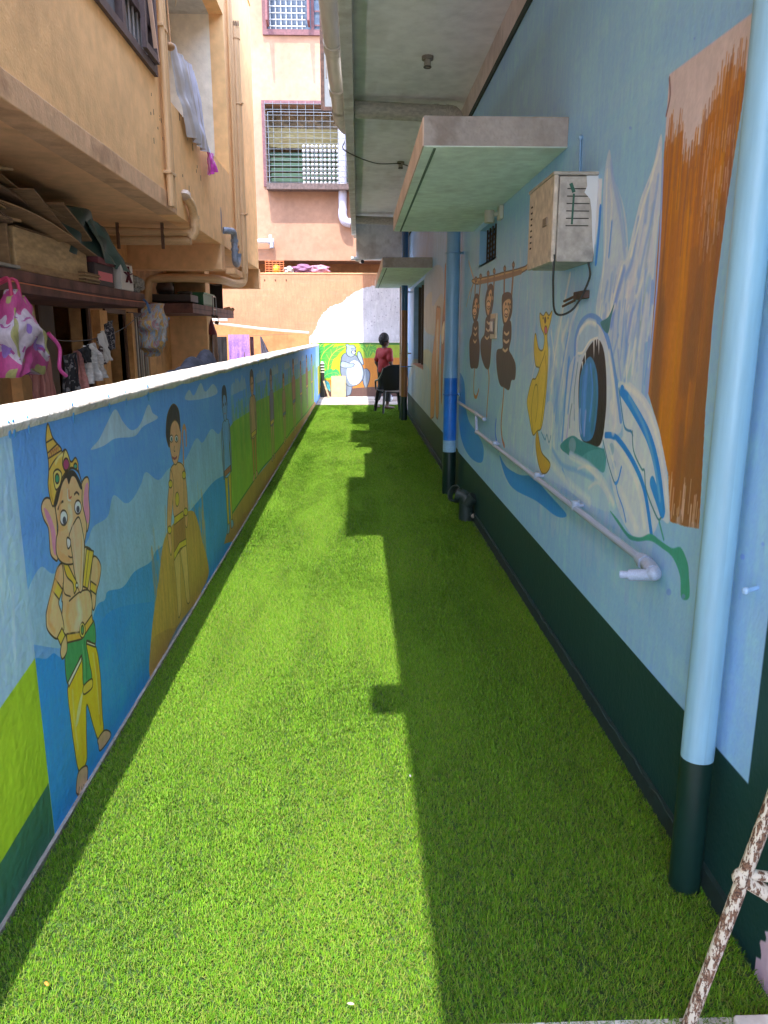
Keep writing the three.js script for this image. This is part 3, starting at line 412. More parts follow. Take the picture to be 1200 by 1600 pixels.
// ---------------------------------------------------------------- blue building on the right
const RX = 1.0, RZ0 = 2.6, RZM = -7.62, RZ1 = -15.6, EDGE = -0.1, SOFFIT = 3.62;
const placeRight = (px, py) => { const p = atX(px, py, RX); return [p.z, p.y]; };
const DADO = '#0a1d17';
function paintRightNear(P) {
  const g = P.g, c5 = crop(720, 400, 4.444), c6 = crop(860, 460, 3.267), c7 = crop(900, 0, 3.077), c8 = crop(700, 640, 2.4), c9 = crop(640, 560, 5.714);
  g.fillStyle = '#84b4e4'; g.fillRect(0, 0, P.w, P.h);
  P.brush(-7.7, 0.9, 0.4, 3.4, ['#8dbae2', '#7ba9d4', '#93bfe4', '#80aed8'], 1300, { len: [0.2, 0.6], wid: [0.03, 0.09], alpha: [0.06, 0.2], up: false, r: rng(61) });
  // loose cloud and ice washes
  P.brush(-5.2, -2.5, 0.55, 1.5, ['#a3bfc6', '#93b3c4', '#b2c7c6', '#7fa9cc', '#9cb9b8'], 420, { len: [0.1, 0.4], wid: [0.02, 0.06], alpha: [0.12, 0.4], r: rng(62) });
  P.brush(-5.2, -4.0, 1.4, 2.0, ['#a0bcc2', '#92b4c8', '#b0c2bc'], 90, { len: [0.1, 0.3], wid: [0.02, 0.05], alpha: [0.12, 0.35], r: rng(63) });
  P.fill(c5([[345, 1600], [260, 1330], [245, 1180], [280, 1020], [400, 770], [500, 660], [620, 640], [711, 700], [711, 1600]]), '#a4c4de', { alpha: 0.6 });
  P.line(c5([[245, 1140], [240, 1230], [262, 1350]]), '#2c62b4', 0.03);
  // ice peaks
  P.fill(c7([[160, 718], [178, 850], [205, 910], [240, 1050], [248, 1250], [200, 1420], [150, 1590], [95, 1500], [130, 1250], [132, 900]]), '#b4c8cc');
  P.fill(c7([[412, 648], [370, 800], [330, 905], [308, 965], [275, 1100], [240, 1250], [212, 1256], [180, 1380], [150, 1470], [100, 1530], [140, 1560], [165, 1620], [370, 1620], [388, 1250], [404, 1000]]), '#c3d0d2');
  P.fill(c6([[300, 110], [370, 60], [420, -40], [500, -40], [490, 200], [470, 520], [420, 470], [350, 440], [310, 280]]), '#b2c6d0');
  for (const [p, col, w] of [[[[350, 900], [330, 1080], [300, 1250], [300, 1330]], '#7fa0bc', 0.02], [[[370, 1000], [355, 1150], [335, 1300]], '#8fa9a6', 0.025], [[[330, 1100], [300, 1250], [260, 1400], [220, 1520]], '#d4dad6', 0.02], [[[385, 940], [380, 1080], [350, 1250]], '#c9d2ce', 0.02], [[[300, 1060], [270, 1250], [240, 1330]], '#6f96c8', 0.02], [[[165, 900], [172, 1000], [160, 1150], [150, 1250]], '#d0d6d2', 0.014], [[[185, 860], [220, 1000], [240, 1180]], '#7aa3b8', 0.012], [[[230, 1300], [190, 1450], [170, 1560]], '#5d86c6', 0.025], [[[320, 1350], [270, 1480], [240, 1600]], '#e0e4de', 0.016], [[[350, 1350], [320, 1480], [300, 1600]], '#8fb39e', 0.03], [[[172, 1070], [165, 1150], [158, 1230]], '#3c78c4', 0.012]]) P.soft(c7(p), col, w * 1.7);
  for (const [p, col, w] of [[[[330, 60], [290, 120], [260, 150]], '#dfe4e0', 0.018], [[[400, 60], [370, 150], [360, 260]], '#e2e6e2', 0.012], [[[430, 40], [400, 180], [380, 350]], '#6d95dc', 0.025], [[[470, 60], [450, 230], [400, 420]], '#92b49c', 0.03], [[[410, 100], [395, 260], [370, 420]], '#8ea4e4', 0.014], [[[350, 100], [345, 280], [360, 430]], '#7e9cdc', 0.014], [[[440, 120], [420, 280], [390, 410]], '#cfd8d2', 0.01]]) P.soft(c6(p), col, w * 1.5);
  P.line(c6([[520, -60], [505, 200], [485, 540]]), '#86a4ea', 0.022);
  P.line(c6([[100, -100], [60, 100], [20, 330], [5, 500]]), '#cfd6d0', 0.03, { alpha: 0.8 }); P.line(c6([[60, 60], [20, 260], [0, 420]]), '#a2b8b4', 0.03, { alpha: 0.8 }); P.line(c6([[140, 60], [100, 180], [60, 420], [20, 640]]), '#c9d4d6', 0.03, { alpha: 0.8 }); P.line(c6([[90, 200], [50, 430], [25, 640]]), '#5f92d6', 0.02);
  const ri = rng(66), ice = ['#e4eaea', '#86acd4', '#c9d6d6', '#8fb0b0', '#6f9ae0', '#eef2ee', '#5f8cc4'];
  for (let i = 0; i < 70; i++) { const t = ri(), p = placeRight(...[[ri() * 90 + 940, 420 + ri() * 160]][0]); P.soft([p, [p[0] + rr(-0.05, 0.02, ri), p[1] - rr(0.06, 0.2, ri)]], ice[i % 7], rr(0.012, 0.04, ri), { metric: true, alpha: 0.55 }); }
  for (let i = 0; i < 60; i++) { const p = placeRight(835 + ri() * 60, 500 + ri() * 170); P.soft([p, [p[0] + rr(-0.1, 0.1, ri), p[1] - rr(0.08, 0.25, ri)]], ice[(i * 5) % 7], rr(0.02, 0.06, ri), { metric: true, alpha: 0.5 }); }
  for (const [p, col, w] of [[[[168, 780], [185, 900], [215, 1050], [235, 1230]], '#86a6c4', 0.03], [[[150, 820], [145, 1000], [140, 1200], [120, 1400]], '#e2e8e6', 0.02], [[[400, 720], [360, 870], [320, 1000], [265, 1230]], '#eef1ee', 0.022], [[[395, 850], [370, 1020], [330, 1200], [290, 1400]], '#7f9fc0', 0.024], [[[402, 1050], [385, 1250], [370, 1450]], '#6f93b8', 0.02], [[[220, 1290], [190, 1400], [160, 1520]], '#eef1ee', 0.02]]) P.soft(c7(p), col, w);
  // cave
  P.fill(c6([[60, 760], [70, 560], [95, 380], [125, 300], [130, 215], [160, 140], [210, 112], [262, 150], [300, 260], [330, 420], [352, 560], [360, 700], [280, 730], [250, 790], [150, 760]]), '#c0ced0');
  P.line(c6([[125, 300], [130, 215], [160, 142], [210, 116], [262, 152], [302, 265], [332, 425], [350, 560], [360, 640]]), '#5c8ade', 0.032);
  P.fill(c6([[140, 290], [150, 200], [200, 140], [240, 160], [240, 225], [190, 255], [150, 320]]), '#9cbab8');
  P.line(c6([[140, 300], [165, 295], [200, 240], [240, 222]]), '#e6e8e4', 0.012);
  P.fill(c6([[145, 450], [160, 350], [200, 262], [245, 230], [275, 300], [286, 450], [281, 620], [250, 772], [160, 742], [145, 600]]), '#141010');
  P.fill(c6([[147, 480], [165, 372], [205, 318], [238, 400], [242, 560], [215, 730], [152, 722]]), '#2f6484'); P.soft(c6([[185, 380], [175, 520], [170, 680]]), '#4d86b8', 0.05); P.soft(c6([[220, 400], [228, 540], [212, 690]]), '#2c5a60', 0.04);
  for (const [p, col, w] of [[[[170, 420], [160, 560], [165, 700]], '#3d6ea6', 0.014], [[[205, 360], [215, 480], [200, 640]], '#4179b4', 0.014], [[[180, 600], [175, 660], [172, 715]], '#8e9ee4', 0.016], [[[152, 590], [150, 650], [156, 705]], '#9aa8e6', 0.012], [[[225, 420], [222, 540], [212, 640]], '#35646c', 0.014]]) P.soft(c6(p), col, w * 1.5);
  for (const [x, y, l] of [[163, 345, 40], [178, 300, 65], [222, 232, 100], [247, 232, 80], [236, 228, 40]]) P.fill(c6([[x - 3.5, y], [x + 3.5, y - 4], [x + 2, y + l * 0.6], [x, y + l]]), '#dfe6e8', { smooth: false });
  for (const [p, col, w] of [[[[95, 330], [80, 480], [60, 740]], '#2f74cc', 0.022], [[[125, 330], [105, 470], [90, 600]], '#4c86d0', 0.018], [[[140, 350], [122, 500], [122, 640]], '#2b5c64', 0.008], [[[110, 560], [100, 620], [98, 680]], '#2b5450', 0.008], [[[95, 620], [88, 690], [82, 730]], '#9f9fe0', 0.014], [[[120, 570], [115, 640], [112, 720]], '#c8ccdc', 0.012]]) P.soft(c6(p), col, w * 1.5);
  P.fill(c6([[50, 772], [110, 722], [160, 748], [250, 782], [282, 800], [275, 905], [230, 885], [150, 852], [90, 822]]), '#2c6a62');
  P.fill(c6([[150, 850], [200, 800], [270, 800], [275, 905], [220, 880]]), '#44867a', { alpha: 0.8 }); P.oval(...c6([[112, 770]])[0], 5.5, 12, '#6c8c8c', { alpha: 0.8 });
  // snow banks before the cave
  P.fill(c6([[-40, 800], [60, 800], [130, 850], [230, 890], [290, 960], [340, 1060], [300, 1110], [180, 1060], [60, 980], [-60, 900]]), '#a9cbe6', { alpha: 0.8 });
  for (const [p, col, w] of [[[[10, 790], [60, 870], [140, 900], [220, 940]], '#6c9fd2', 0.02], [[[60, 890], [110, 990], [190, 1055]], '#5e97d0', 0.012], [[[140, 890], [180, 880], [215, 910], [240, 940]], '#d2d8d4', 0.01], [[[195, 990], [240, 960], [280, 1010], [300, 1060]], '#c8d2d4', 0.012], [[[230, 900], [290, 980], [340, 1070]], '#7ba6d0', 0.014]]) P.soft(c6(p), col, w * 1.5);
  P.fill(c5([[560, 1220], [600, 1020], [640, 1050], [620, 1290], [600, 1300], [585, 1240]]), '#c2cfcc', { alpha: 0.7 }); P.line(c5([[560, 1225], [585, 1275], [598, 1240], [612, 1295], [625, 1250]]), '#3f7480', 0.01);
  // ice mound right of the cave
  P.fill(c6([[345, 470], [375, 448], [430, 470], [500, 550], [550, 680], [588, 850], [608, 1150], [560, 1150], [520, 1225], [430, 1240], [350, 1110], [300, 900], [268, 745], [300, 714], [370, 720]]), '#bfcfd4');
  P.fill(c6([[400, 450], [430, 470], [500, 550], [550, 680], [588, 850], [608, 1150], [580, 1000], [545, 820], [490, 660], [420, 520]]), '#c6cfc8');
  P.line(c6([[365, 492], [420, 575], [500, 725], [545, 890], [572, 1105]]), '#2a72cc', 0.046); P.line(c6([[520, 960], [555, 1060], [570, 1110]]), '#2f78d0', 0.045);
  P.line(c6([[282, 718], [340, 735], [420, 850], [480, 1000], [515, 1220]]), '#2a70cc', 0.026);
  P.line(c6([[350, 480], [365, 600], [380, 680], [412, 700], [420, 720]]), '#2b6480', 0.01); P.line(c6([[418, 700], [425, 800], [465, 890], [480, 900], [490, 1000], [545, 1140], [565, 1140]]), '#2c5c54', 0.008); P.line(c6([[555, 1160], [578, 1250]]), '#2f7a5a', 0.01);
  P.line(c6([[268, 745], [300, 880], [335, 970], [360, 890]]), '#2b5c64', 0.008); P.line(c6([[335, 970], [345, 1020], [370, 1090], [385, 1160]]), '#4c80d0', 0.01); P.line(c6([[362, 882], [345, 950], [330, 965]]), '#2f74cc', 0.012);
  P.fill(c6([[375, 560], [420, 660], [400, 690], [380, 640]]), '#c4d0d2'); P.fill(c6([[430, 740], [490, 860], [470, 880], [440, 820]]), '#c4d0d2'); P.oval(...c6([[312, 790]])[0], 4, 10, '#6f9c94', { alpha: 0.7 }); P.oval(...c6([[325, 870]])[0], 3, 7, '#8cb0ac', { alpha: 0.7 });
  P.fill(c6([[255, 145], [295, 115], [325, 50], [310, 120], [292, 200]]), '#2a5c58');
  for (const [p, col, w] of [[[[150, 190], [190, 140], [230, 150]], '#e6ebe8', 0.03], [[[300, 300], [320, 450], [330, 620]], '#dfe6e4', 0.035], [[[310, 560], [330, 640], [320, 700]], '#d6dede', 0.04], [[[380, 470], [460, 530], [530, 680], [575, 880], [595, 1080]], '#e0e5df', 0.022], [[[400, 520], [480, 680], [530, 860], [560, 1050]], '#5f9ada', 0.02], [[[330, 760], [400, 870], [450, 1000], [480, 1180]], '#dde5e4', 0.03], [[[360, 1000], [400, 1100], [440, 1200]], '#d3dede', 0.04], [[[300, 780], [320, 850], [335, 920]], '#e2e8e6', 0.02], [[[100, 820], [200, 880], [270, 960], [320, 1060]], '#dbe6ea', 0.04], [[[0, 860], [90, 960], [200, 1060]], '#cfdfe8', 0.05]]) P.soft(c6(p), col, w);
  P.fill(c6([[302, 1103], [345, 1150], [400, 1222], [460, 1240], [512, 1222], [560, 1255], [620, 1295], [665, 1292], [700, 1370], [708, 1450], [708, 1548], [668, 1548], [662, 1440], [625, 1345], [570, 1295], [510, 1258], [440, 1260], [390, 1235]]), '#2f7a56');
  // blue fields near the drain pipe
  P.fill(c9([[440, 150], [465, 150], [490, 230], [500, 420], [530, 560], [585, 640], [650, 760], [662, 850], [640, 930], [560, 900], [490, 800], [450, 650], [430, 400]]), '#2f76cc');
  P.fill(c8([[193, 170], [220, 215], [270, 245], [320, 252], [372, 310], [440, 385], [435, 404], [400, 396], [330, 342], [250, 300], [215, 250]]), '#2f76cc');
  // branch with three hanging monkeys
  const br = '#6d5138', dk = '#261d18', tan = '#bd9564', q = { line: '#2a2018', lw: 0.008 };
  P.line(c5([[55, 40], [75, 110], [95, 170]]), '#a59a80', 0.03); P.line(c5([[90, 190], [60, 260], [38, 350]]), '#a59a80', 0.022); P.line(c5([[85, 190], [75, 240], [65, 300]]), br, 0.02);
  P.fill(c5([[80, 165], [200, 140], [300, 112], [385, 92], [450, 70], [470, 45], [475, 80], [400, 125], [300, 152], [200, 176], [110, 196]]), '#a5824e', q); P.line(c5([[120, 185], [220, 165], [320, 140], [420, 110]]), br, 0.03);
  const monkey = (arms, head, face, body, tail, stripes) => {
    for (const a of arms) { P.line(c5(a), '#2a2018', 0.05); P.line(c5(a), br, 0.036); P.oval(...c5([a[0]])[0], 2, 3.6, br, q); }
    P.line(c5(tail), '#8f6038', 0.032);
    P.fill(c5(body), dk, q);
    P.fill(c5(head), dk, q); P.fill(c5(face), tan, q);
    const cx = face.reduce((s, p) => s + p[0], 0) / face.length, cy = face.reduce((s, p) => s + p[1], 0) / face.length, h = Math.max(...face.map((p) => p[1])) - Math.min(...face.map((p) => p[1]));
    for (const s of [-0.1, 0.12]) P.oval(...c5([[cx + s * 80, cy - h * 0.22]])[0], 0.9, 2.4, '#241a14');
    P.oval(...c5([[cx - 5, cy + h * 0.18]])[0], 3.2, 6.4, '#d0aa78', q); P.line(c5([[cx - 12, cy + h * 0.22], [cx - 4, cy + h * 0.26], [cx + 4, cy + h * 0.22]]), '#5c3428', 0.01); P.oval(...c5([[cx + 22, cy - h * 0.1]])[0], 1.6, 4.2, '#8a6444', q);
    for (const [x, y, w] of stripes) P.line(c5([[x - w, y - 14], [x, y], [x + w, y - 14]]), '#b8a070', 0.018);
  };
  monkey([[[305, 88], [302, 180], [300, 275]], [[365, 62], [360, 170], [352, 275]]], [[285, 300], [300, 262], [335, 256], [356, 285], [356, 380], [340, 440], [312, 485], [290, 440]], [[292, 340], [318, 300], [345, 300], [345, 360], [322, 450], [300, 455]], [[300, 480], [345, 455], [350, 560], [335, 650], [358, 700], [380, 760], [376, 850], [352, 860], [335, 925], [302, 910], [270, 885], [250, 780], [250, 662], [290, 640], [290, 560]], [[300, 905], [292, 1020], [280, 1160], [286, 1260], [302, 1320]], [[318, 545, 16], [316, 600, 18], [308, 660, 16]]);
  monkey([[[190, 122], [188, 170], [188, 225]], [[232, 106], [232, 160], [228, 225]]], [[168, 310], [190, 215], [212, 196], [228, 230], [225, 330], [202, 430], [178, 405]], [[175, 330], [198, 240], [215, 240], [210, 320], [190, 415]], [[175, 432], [220, 422], [215, 560], [200, 762], [170, 772], [142, 690], [138, 595], [165, 540]], [[188, 765], [196, 850], [190, 950], [183, 1040], [180, 1110]], [[195, 470, 14], [190, 520, 14], [182, 575, 14]]);
  monkey([[[105, 162], [100, 220], [98, 285]], [[138, 142], [134, 210], [126, 285]]], [[78, 385], [94, 285], [115, 264], [129, 300], [120, 420], [95, 462]], [[84, 390], [100, 300], [116, 300], [110, 380], [95, 440]], [[86, 470], [120, 460], [124, 560], [131, 640], [120, 765], [92, 775], [66, 762], [60, 605], [76, 540]], [[97, 770], [90, 880], [92, 960], [108, 978], [124, 930]], [[102, 510, 10], [100, 550, 11], [98, 600, 10]]);
  // yellow long-bodied animal
  const y1 = '#c6a93c', q2 = { line: '#4a3c14', lw: 0.007 };
  P.fill(c5([[530, 1205], [548, 1300], [565, 1370], [620, 1440], [600, 1500], [560, 1502], [530, 1400], [520, 1290]]), '#ae8a34', q2);
  P.fill(c5([[548, 400], [572, 415], [592, 390], [612, 412], [635, 382], [622, 460], [600, 550], [606, 660], [600, 850], [582, 1050], [560, 1190], [530, 1215], [500, 1240], [475, 1120], [460, 1020], [470, 950], [495, 860], [520, 850], [545, 780], [520, 760], [508, 660], [512, 560], [522, 545], [540, 640], [570, 650], [580, 560], [556, 490]]), y1, q2);
  P.line(c5([[500, 1230], [490, 1080], [510, 920], [530, 900], [535, 1010], [520, 1150]]), '#6a5618', 0.008); P.line(c5([[545, 780], [575, 700], [585, 660]]), '#6a5618', 0.008); P.line(c5([[590, 700], [592, 850], [572, 1040], [555, 1180]]), '#98761e', 0.016);
  P.oval(...c5([[586, 445]])[0], 1.6, 5.5, '#3a2e1c'); P.oval(...c5([[590, 515]])[0], 2.2, 6.5, '#a84a50', q2); for (const x of [572, 606]) P.oval(...c5([[x, 430]])[0], 0.9, 2, '#2c2414');
  // tree-trunk panel: pale ground with vertical brown and orange brushwork
  const trunk = [[1046, 116], [1100, 76], [1178, 18], [1160, 160], [1135, 320], [1115, 480], [1102, 640], [1092, 826], [1070, 822], [1047, 815], [1044, 740], [1030, 670], [1012, 612], [1020, 500], [1030, 360], [1038, 230]];
  g.save(); P.trace(trunk, true, false); g.clip();
  g.fillStyle = '#c6b49c'; g.fillRect(0, 0, P.w, P.h);
  const rb = rng(64), browns = ['#96541f', '#7e4826', '#a05e22', '#6e422a', '#aa681f', '#8a4c20'];
  const topAt = (z) => 2.3 - 0.24 * sstep(0.25, 0.75, pnoise((z + 3) * 9, 0.5, 64, 33)) - 0.08 * pnoise((z + 3) * 40, 2.5, 128, 35);
  for (let i = 0; i < 260; i++) { const z = rr(-2.95, -1.95, rb), top = topAt(z); P.line([[z, top - rr(0, 0.1, rb)], [z, 1.0 + rr(0, 0.05, rb)]], browns[i % 6], rr(0.012, 0.03, rb), { metric: true, alpha: 0.75 }); }
  for (let i = 0; i < 150; i++) { const z = rr(-2.95, -1.95, rb), y = rr(1.1, 1.9, rb), warm = pnoise((z + 3) * 7, 1.5, 64, 37); P.soft([[z, y], [z + rr(-0.01, 0.01, rb), y - rr(0.15, 0.5, rb)]], warm > 0.55 ? '#aa6620' : warm < 0.4 ? '#623a22' : '#8a4c22', rr(0.03, 0.08, rb), { metric: true, alpha: 0.5 }); }
  for (let i = 0; i < 220; i++) { const z = rr(-2.95, -1.95, rb), top = topAt(z); P.line([[z, top + rr(0, 0.07, rb)], [z, top - rr(0.05, 0.25, rb)]], browns[i % 6], rr(0.003, 0.01, rb), { metric: true, alpha: 0.6 }); }
  for (let i = 0; i < 90; i++) { const z = rr(-2.34, -2.16, rb), y = rr(1.75, 2.08, rb); P.line([[z, y], [z, y + rr(0.02, 0.08, rb)]], '#c4a68c', rr(0.002, 0.005, rb), { metric: true, alpha: 0.5 }); }
  for (let i = 0; i < 50; i++) { const z = rr(-2.6, -2.1, rb), top = rr(0.97, 1.02, rb); P.line([[z, top], [z, top + rr(0.02, 0.12, rb)]], '#cfae86', rr(0.003, 0.008, rb), { metric: true, alpha: 0.6 }); }
  g.restore();
  P.line([[1046, 122], [1047, 150], [1041, 180]], '#6a5048', 0.012);
  P.line([[1036, 250], [1030, 400], [1020, 520], [1012, 612]], '#8fa2da', 0.014);
  P.fill([[926, 278], [941, 279], [939, 320], [930, 384], [928, 376], [929, 322], [921, 302]], '#d5dade', { smooth: false }); P.line([[938, 325], [935, 370], [931, 410]], '#2a6cc8', 0.03);
  // dado, dark near pier, bare patch
  P.fill([[1.2, 0.425], [-7.7, 0.405], [-7.7, -0.2], [1.2, -0.2]], DADO, { metric: true, smooth: false });
  P.fill([[-1.735, 1.55], [-1.735, -0.1], [1.2, -0.1], [1.2, 1.55]], DADO, { metric: true, smooth: false });
  const ragged = []; const rg = rng(65); for (let i = 0; i <= 40; i++) ragged.push([-1.61 + i * 0.0022 + rr(-0.012, 0.012, rg), i * 0.012 - 0.05]); P.fill([[1.2, -0.05], ...ragged, [1.2, 0.5]], '#c3a8a0', { metric: true, smooth: false });
  P.brush(-1.5, -0.9, 0, 0.3, ['#cdb4aa', '#b59a92', '#a88c84'], 120, { len: [0.03, 0.15], wid: [0.005, 0.02], alpha: [0.2, 0.5], r: rg });
  // knocks and filler specks
  for (const [px, py, s] of [[1068, 932, 0.012], [1045, 925, 0.016], [1148, 835, 0.012], [1192, 850, 0.01], [1160, 870, 0.014], [1085, 60, 0.006], [985, 200, 0.008]]) P.oval(px, py, s * 250, s * 330, '#5f7fa0', { alpha: 0.7 });
}
function paintRightFar(P) {
  const g = P.g, c = crop(560, 400, 5.333);
  g.fillStyle = '#7ea6c6'; g.fillRect(0, 0, P.w, P.h);
  P.brush(-15.7, -7.5, 0.4, 3.4, ['#86aecc', '#729cbe', '#8cb2ce', '#7898b4'], 700, { len: [0.3, 0.8], wid: [0.05, 0.12], alpha: [0.08, 0.25], up: true, r: rng(81) });
  P.fill(c([[555, 180], [700, 100], [700, 560], [640, 640], [555, 600]]), '#93a0aa', { alpha: 0.8 }); P.fill(c([[555, 380], [610, 300], [620, 420], [700, 320], [700, 640], [555, 620]]), '#a5a698', { alpha: 0.8 });
  P.fill(c([[555, 780], [620, 820], [680, 900], [700, 920], [700, 1450], [440, 1200], [440, 900]]), '#9aa694'); P.fill(c([[440, 1000], [560, 900], [700, 1250], [700, 1450], [420, 1180]]), '#7f9ca4', { alpha: 0.8 });
  P.brush(-15, -8, 0.45, 1.0, ['#5a86a8', '#a8b0a0', '#6a9a9c', '#8aa4b8'], 200, { len: [0.05, 0.2], wid: [0.03, 0.08], alpha: [0.2, 0.5], r: rng(82) });
  const q = { line: '#5a3a1c', lw: 0.02 };
  P.fill(c([[650, 440], [668, 425], [685, 445], [682, 560], [672, 900], [668, 1310], [645, 1320], [640, 1050], [632, 1310], [612, 1350], [600, 1345], [606, 1000], [615, 830], [640, 620]]), '#a8743c', q); P.fill(c([[655, 560], [668, 540], [662, 800], [650, 1000], [650, 700]]), '#c8b088');
  P.fill(c([[722, 90], [738, 95], [735, 300], [722, 520], [716, 760], [704, 1000], [692, 1230], [686, 1100], [690, 800], [700, 520], [716, 320]]), '#7c4a2c', q); P.fill(c([[690, 640], [710, 540], [718, 560], [712, 700], [698, 740]]), '#cfc4a0', q);
  P.fill([[-7.5, 0.42], [-15.8, 0.42], [-15.8, -0.2], [-7.5, -0.2]], DADO, { metric: true, smooth: false });
}
const paintBlue = flat('#8db9e2', 0.45);
{
  const b = thing('blue_building', 'blue-painted building with mural wall, wide roof overhang and window canopies', 'building');
  const H = 3.385;
  const vent = [-5.76, -6.55, 2.1, 2.37], win2 = [-11.9, -14.0, 1.05, 2.36];
  let P = new Painting(2048, 1024, -0.9, RZM, 0, H, placeRight); paintRightNear(P);
  let pb = plasterBump.clone(); pb.repeat.set(7, 2.6); pb.needsUpdate = true;
  let g = slab('right', RX, RZ0, RZM, -0.05, H, 0.2, [vent]); uvRect(g, 'z', -0.9, RZM, 0, H);
  part('wall', g, new THREE.MeshStandardMaterial({ map: P.finish(91, 0.04, 0.68, 1.32, [1.04, 1.03, 1.18]), roughness: 0.55, bumpMap: pb, bumpScale: 0.003 }), b, 'blue wall painted with ice cave, hanging monkeys and a tree trunk');
  P = new Painting(1024, 512, RZM, RZ1, 0, H, placeRight); paintRightFar(P);
  pb = plasterBump.clone(); pb.repeat.set(7, 2.6); pb.needsUpdate = true;
  g = slab('right', RX, RZM, RZ1, -0.05, H, 0.2, [win2]); uvRect(g, 'z', RZM, RZ1, 0, H);
  part('wall', g, new THREE.MeshStandardMaterial({ map: P.finish(92, 0.05, 0.78, 1.2, [1.05, 1.02, 1.08]), roughness: 0.6, bumpMap: pb, bumpScale: 0.003 }), b, 'far stretch of wall painted with tall animals');
  const soffitM = plaster('#f0eeee', { seed: 24, amount: 0.1, rep: 0.35, dirt: '#6f6a5c', streak: 0.1, var2: 0.06 }), slabM = plaster('#d4d4d2', { seed: 25, amount: 0.3, dirt: '#5c5a50' }), beamM = plaster('#e2d4ce', { seed: 26, amount: 0.25 });
  part('plinth', boxB(RX - 0.016, RX + 0.05, -0.05, 0.05, RZ1, -1.75), grained('#142f28', { amt: 0.2, n: 20, rough: 0.9 }), b, 'dark green skirting');
  { const crk = [], r = rng(23); let pr = null; for (let z = -1.95; z > -7.5; z -= 0.07) { const p = V(RX - 0.017, 0.052 + rr(-0.006, 0.012, r), z); if (pr && r() > 0.12) crk.push(rod(pr, p, 0.0028, 4)); pr = p; } part('crack_filler', crk, flat('#2c423b', 0.9), b); }
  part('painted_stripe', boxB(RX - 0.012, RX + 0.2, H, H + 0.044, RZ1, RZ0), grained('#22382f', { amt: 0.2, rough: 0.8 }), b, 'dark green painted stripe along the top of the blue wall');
  part('beam', boxB(RX - 0.004, RX + 0.2, H + 0.045, SOFFIT, RZ1, RZ0), beamM, b);
  part('roof_slab', boxB(EDGE, 4.5, SOFFIT, SOFFIT + 0.14, RZ1, RZ0), soffitM, b);
  part('roof_lip', boxR(EDGE - 0.005, EDGE + 0.082, SOFFIT - 0.2, SOFFIT + 0.002, RZ1 - 0.002, RZ0, 0.008), slabM, b, 'grey drip lip along the roof edge');
  part('end_beam', [boxB(EDGE + 0.083, RX - 0.01, SOFFIT - 0.62, SOFFIT + 0.001, RZ1 - 0.003, RZ1 + 0.2), boxR(EDGE - 0.02, RX, SOFFIT - 0.66, SOFFIT - 0.615, RZ1 - 0.006, RZ1 + 0.24, 0.01)], slabM, b, 'deep downstand beam at the far end of the roof');
  // storey above, out of the picture, that throws the shade on the passage
  const upperM = plaster('#b9b2a4', { seed: 27, amount: 0.2 });
  part('upper_wall', [boxB(EDGE + 0.02, 4.5, SOFFIT + 0.142, 7.0, -19.0, RZ0)], upperM, b);
  for (const [z0, z1] of [[-3.2, -5.75], [-8.6, -10.05], [-11.0, -13.2]]) part('window_shade', boxR(-0.68, EDGE + 0.019, 6.7, 6.8, z1, z0, 0.01), slabM, b);
  part('rear_wall', boxB(1.25, 4.5, -0.05, 3.61, RZ1, RZ1 + 0.2), upperM, b);
  // canopies over the openings
  const mint = plaster('#e2efe6', { seed: 28, amount: 0.12, dirt: '#6f8478', rep: 0.5 }), capM = plaster('#a39a94', { seed: 29, amount: 0.45, dirt: '#564c42', rep: 0.9, bump: 0.008 }), bounceEdgeM = plaster('#dcc4b4', { seed: 30, amount: 0.2 });
  for (const [z0, z1, x0] of [[-3.88, -6.92, 0.315], [-10.6, -15.1, 0.335]]) {
    const cn = part('canopy', boxR(x0 + 0.004, RX, 2.412, 2.53, z1, z0 - 0.004, 0.004), mint, b, 'mint green concrete window canopy');
    part('canopy_end', boxR(x0 + 0.002, RX - 0.002, 2.4165, 2.545, z0 - 0.006, z0, 0.004), capM, cn, 'bare grey end of the canopy');
    part('canopy_fascia', boxR(x0 - 0.004, x0 + 0.003, 2.414, 2.54, z1, z0 - 0.008, 0.003), bounceEdgeM, cn);  // pink-peach colour paints in the bounce light on the outer edge face
    part('canopy_top', boxR(x0 + 0.002, RX - 0.001, 2.531, 2.548, z1, z0 - 0.008, 0.004), capM, cn);
    part('drip_groove', boxB(x0 + 0.05, x0 + 0.062, 2.407, 2.4125, z1 + 0.03, z0 - 0.03), flat('#5f7468', 0.9), cn);
  }
  // small barred ventilator
  const vg = part('ventilator', [boxB(1.0, 1.2, 2.085, 2.1, -6.57, -5.74)], flat('#7fa6c8', 0.7), b, 'small ventilator opening behind a dark grille'); part('side_wall', boxB(4.3, 4.5, -0.05, 3.61, RZ1 + 0.2, RZ0), upperM, b); part('near_wall', boxB(1.2, 4.3, -0.05, 3.61, RZ0 - 0.2, RZ0 - 0.001), upperM, b);
  for (let i = 0; i < 7; i++) part('grille_bar', boxB(1.06, 1.072, 2.115 + i * 0.038, 2.125 + i * 0.038, -6.55, -5.76), flat('#3c3632', 0.5, 0.5), vg);
  for (let i = 0; i < 6; i++) part('grille_bar', boxB(1.048, 1.059, 2.1, 2.37, -6.49 + i * 0.125, -6.478 + i * 0.125), flat('#3c3632', 0.5, 0.5), vg);
  // far window: recessed dark panes, frame
  const w2 = part('window', boxB(1.12, 1.126, 1.05, 2.36, -14.0, -11.9), new THREE.MeshPhysicalMaterial({ color: '#9aa6a4', roughness: 0.06, transmission: 1, thickness: 0 }), b, 'far recessed window with dark panes');
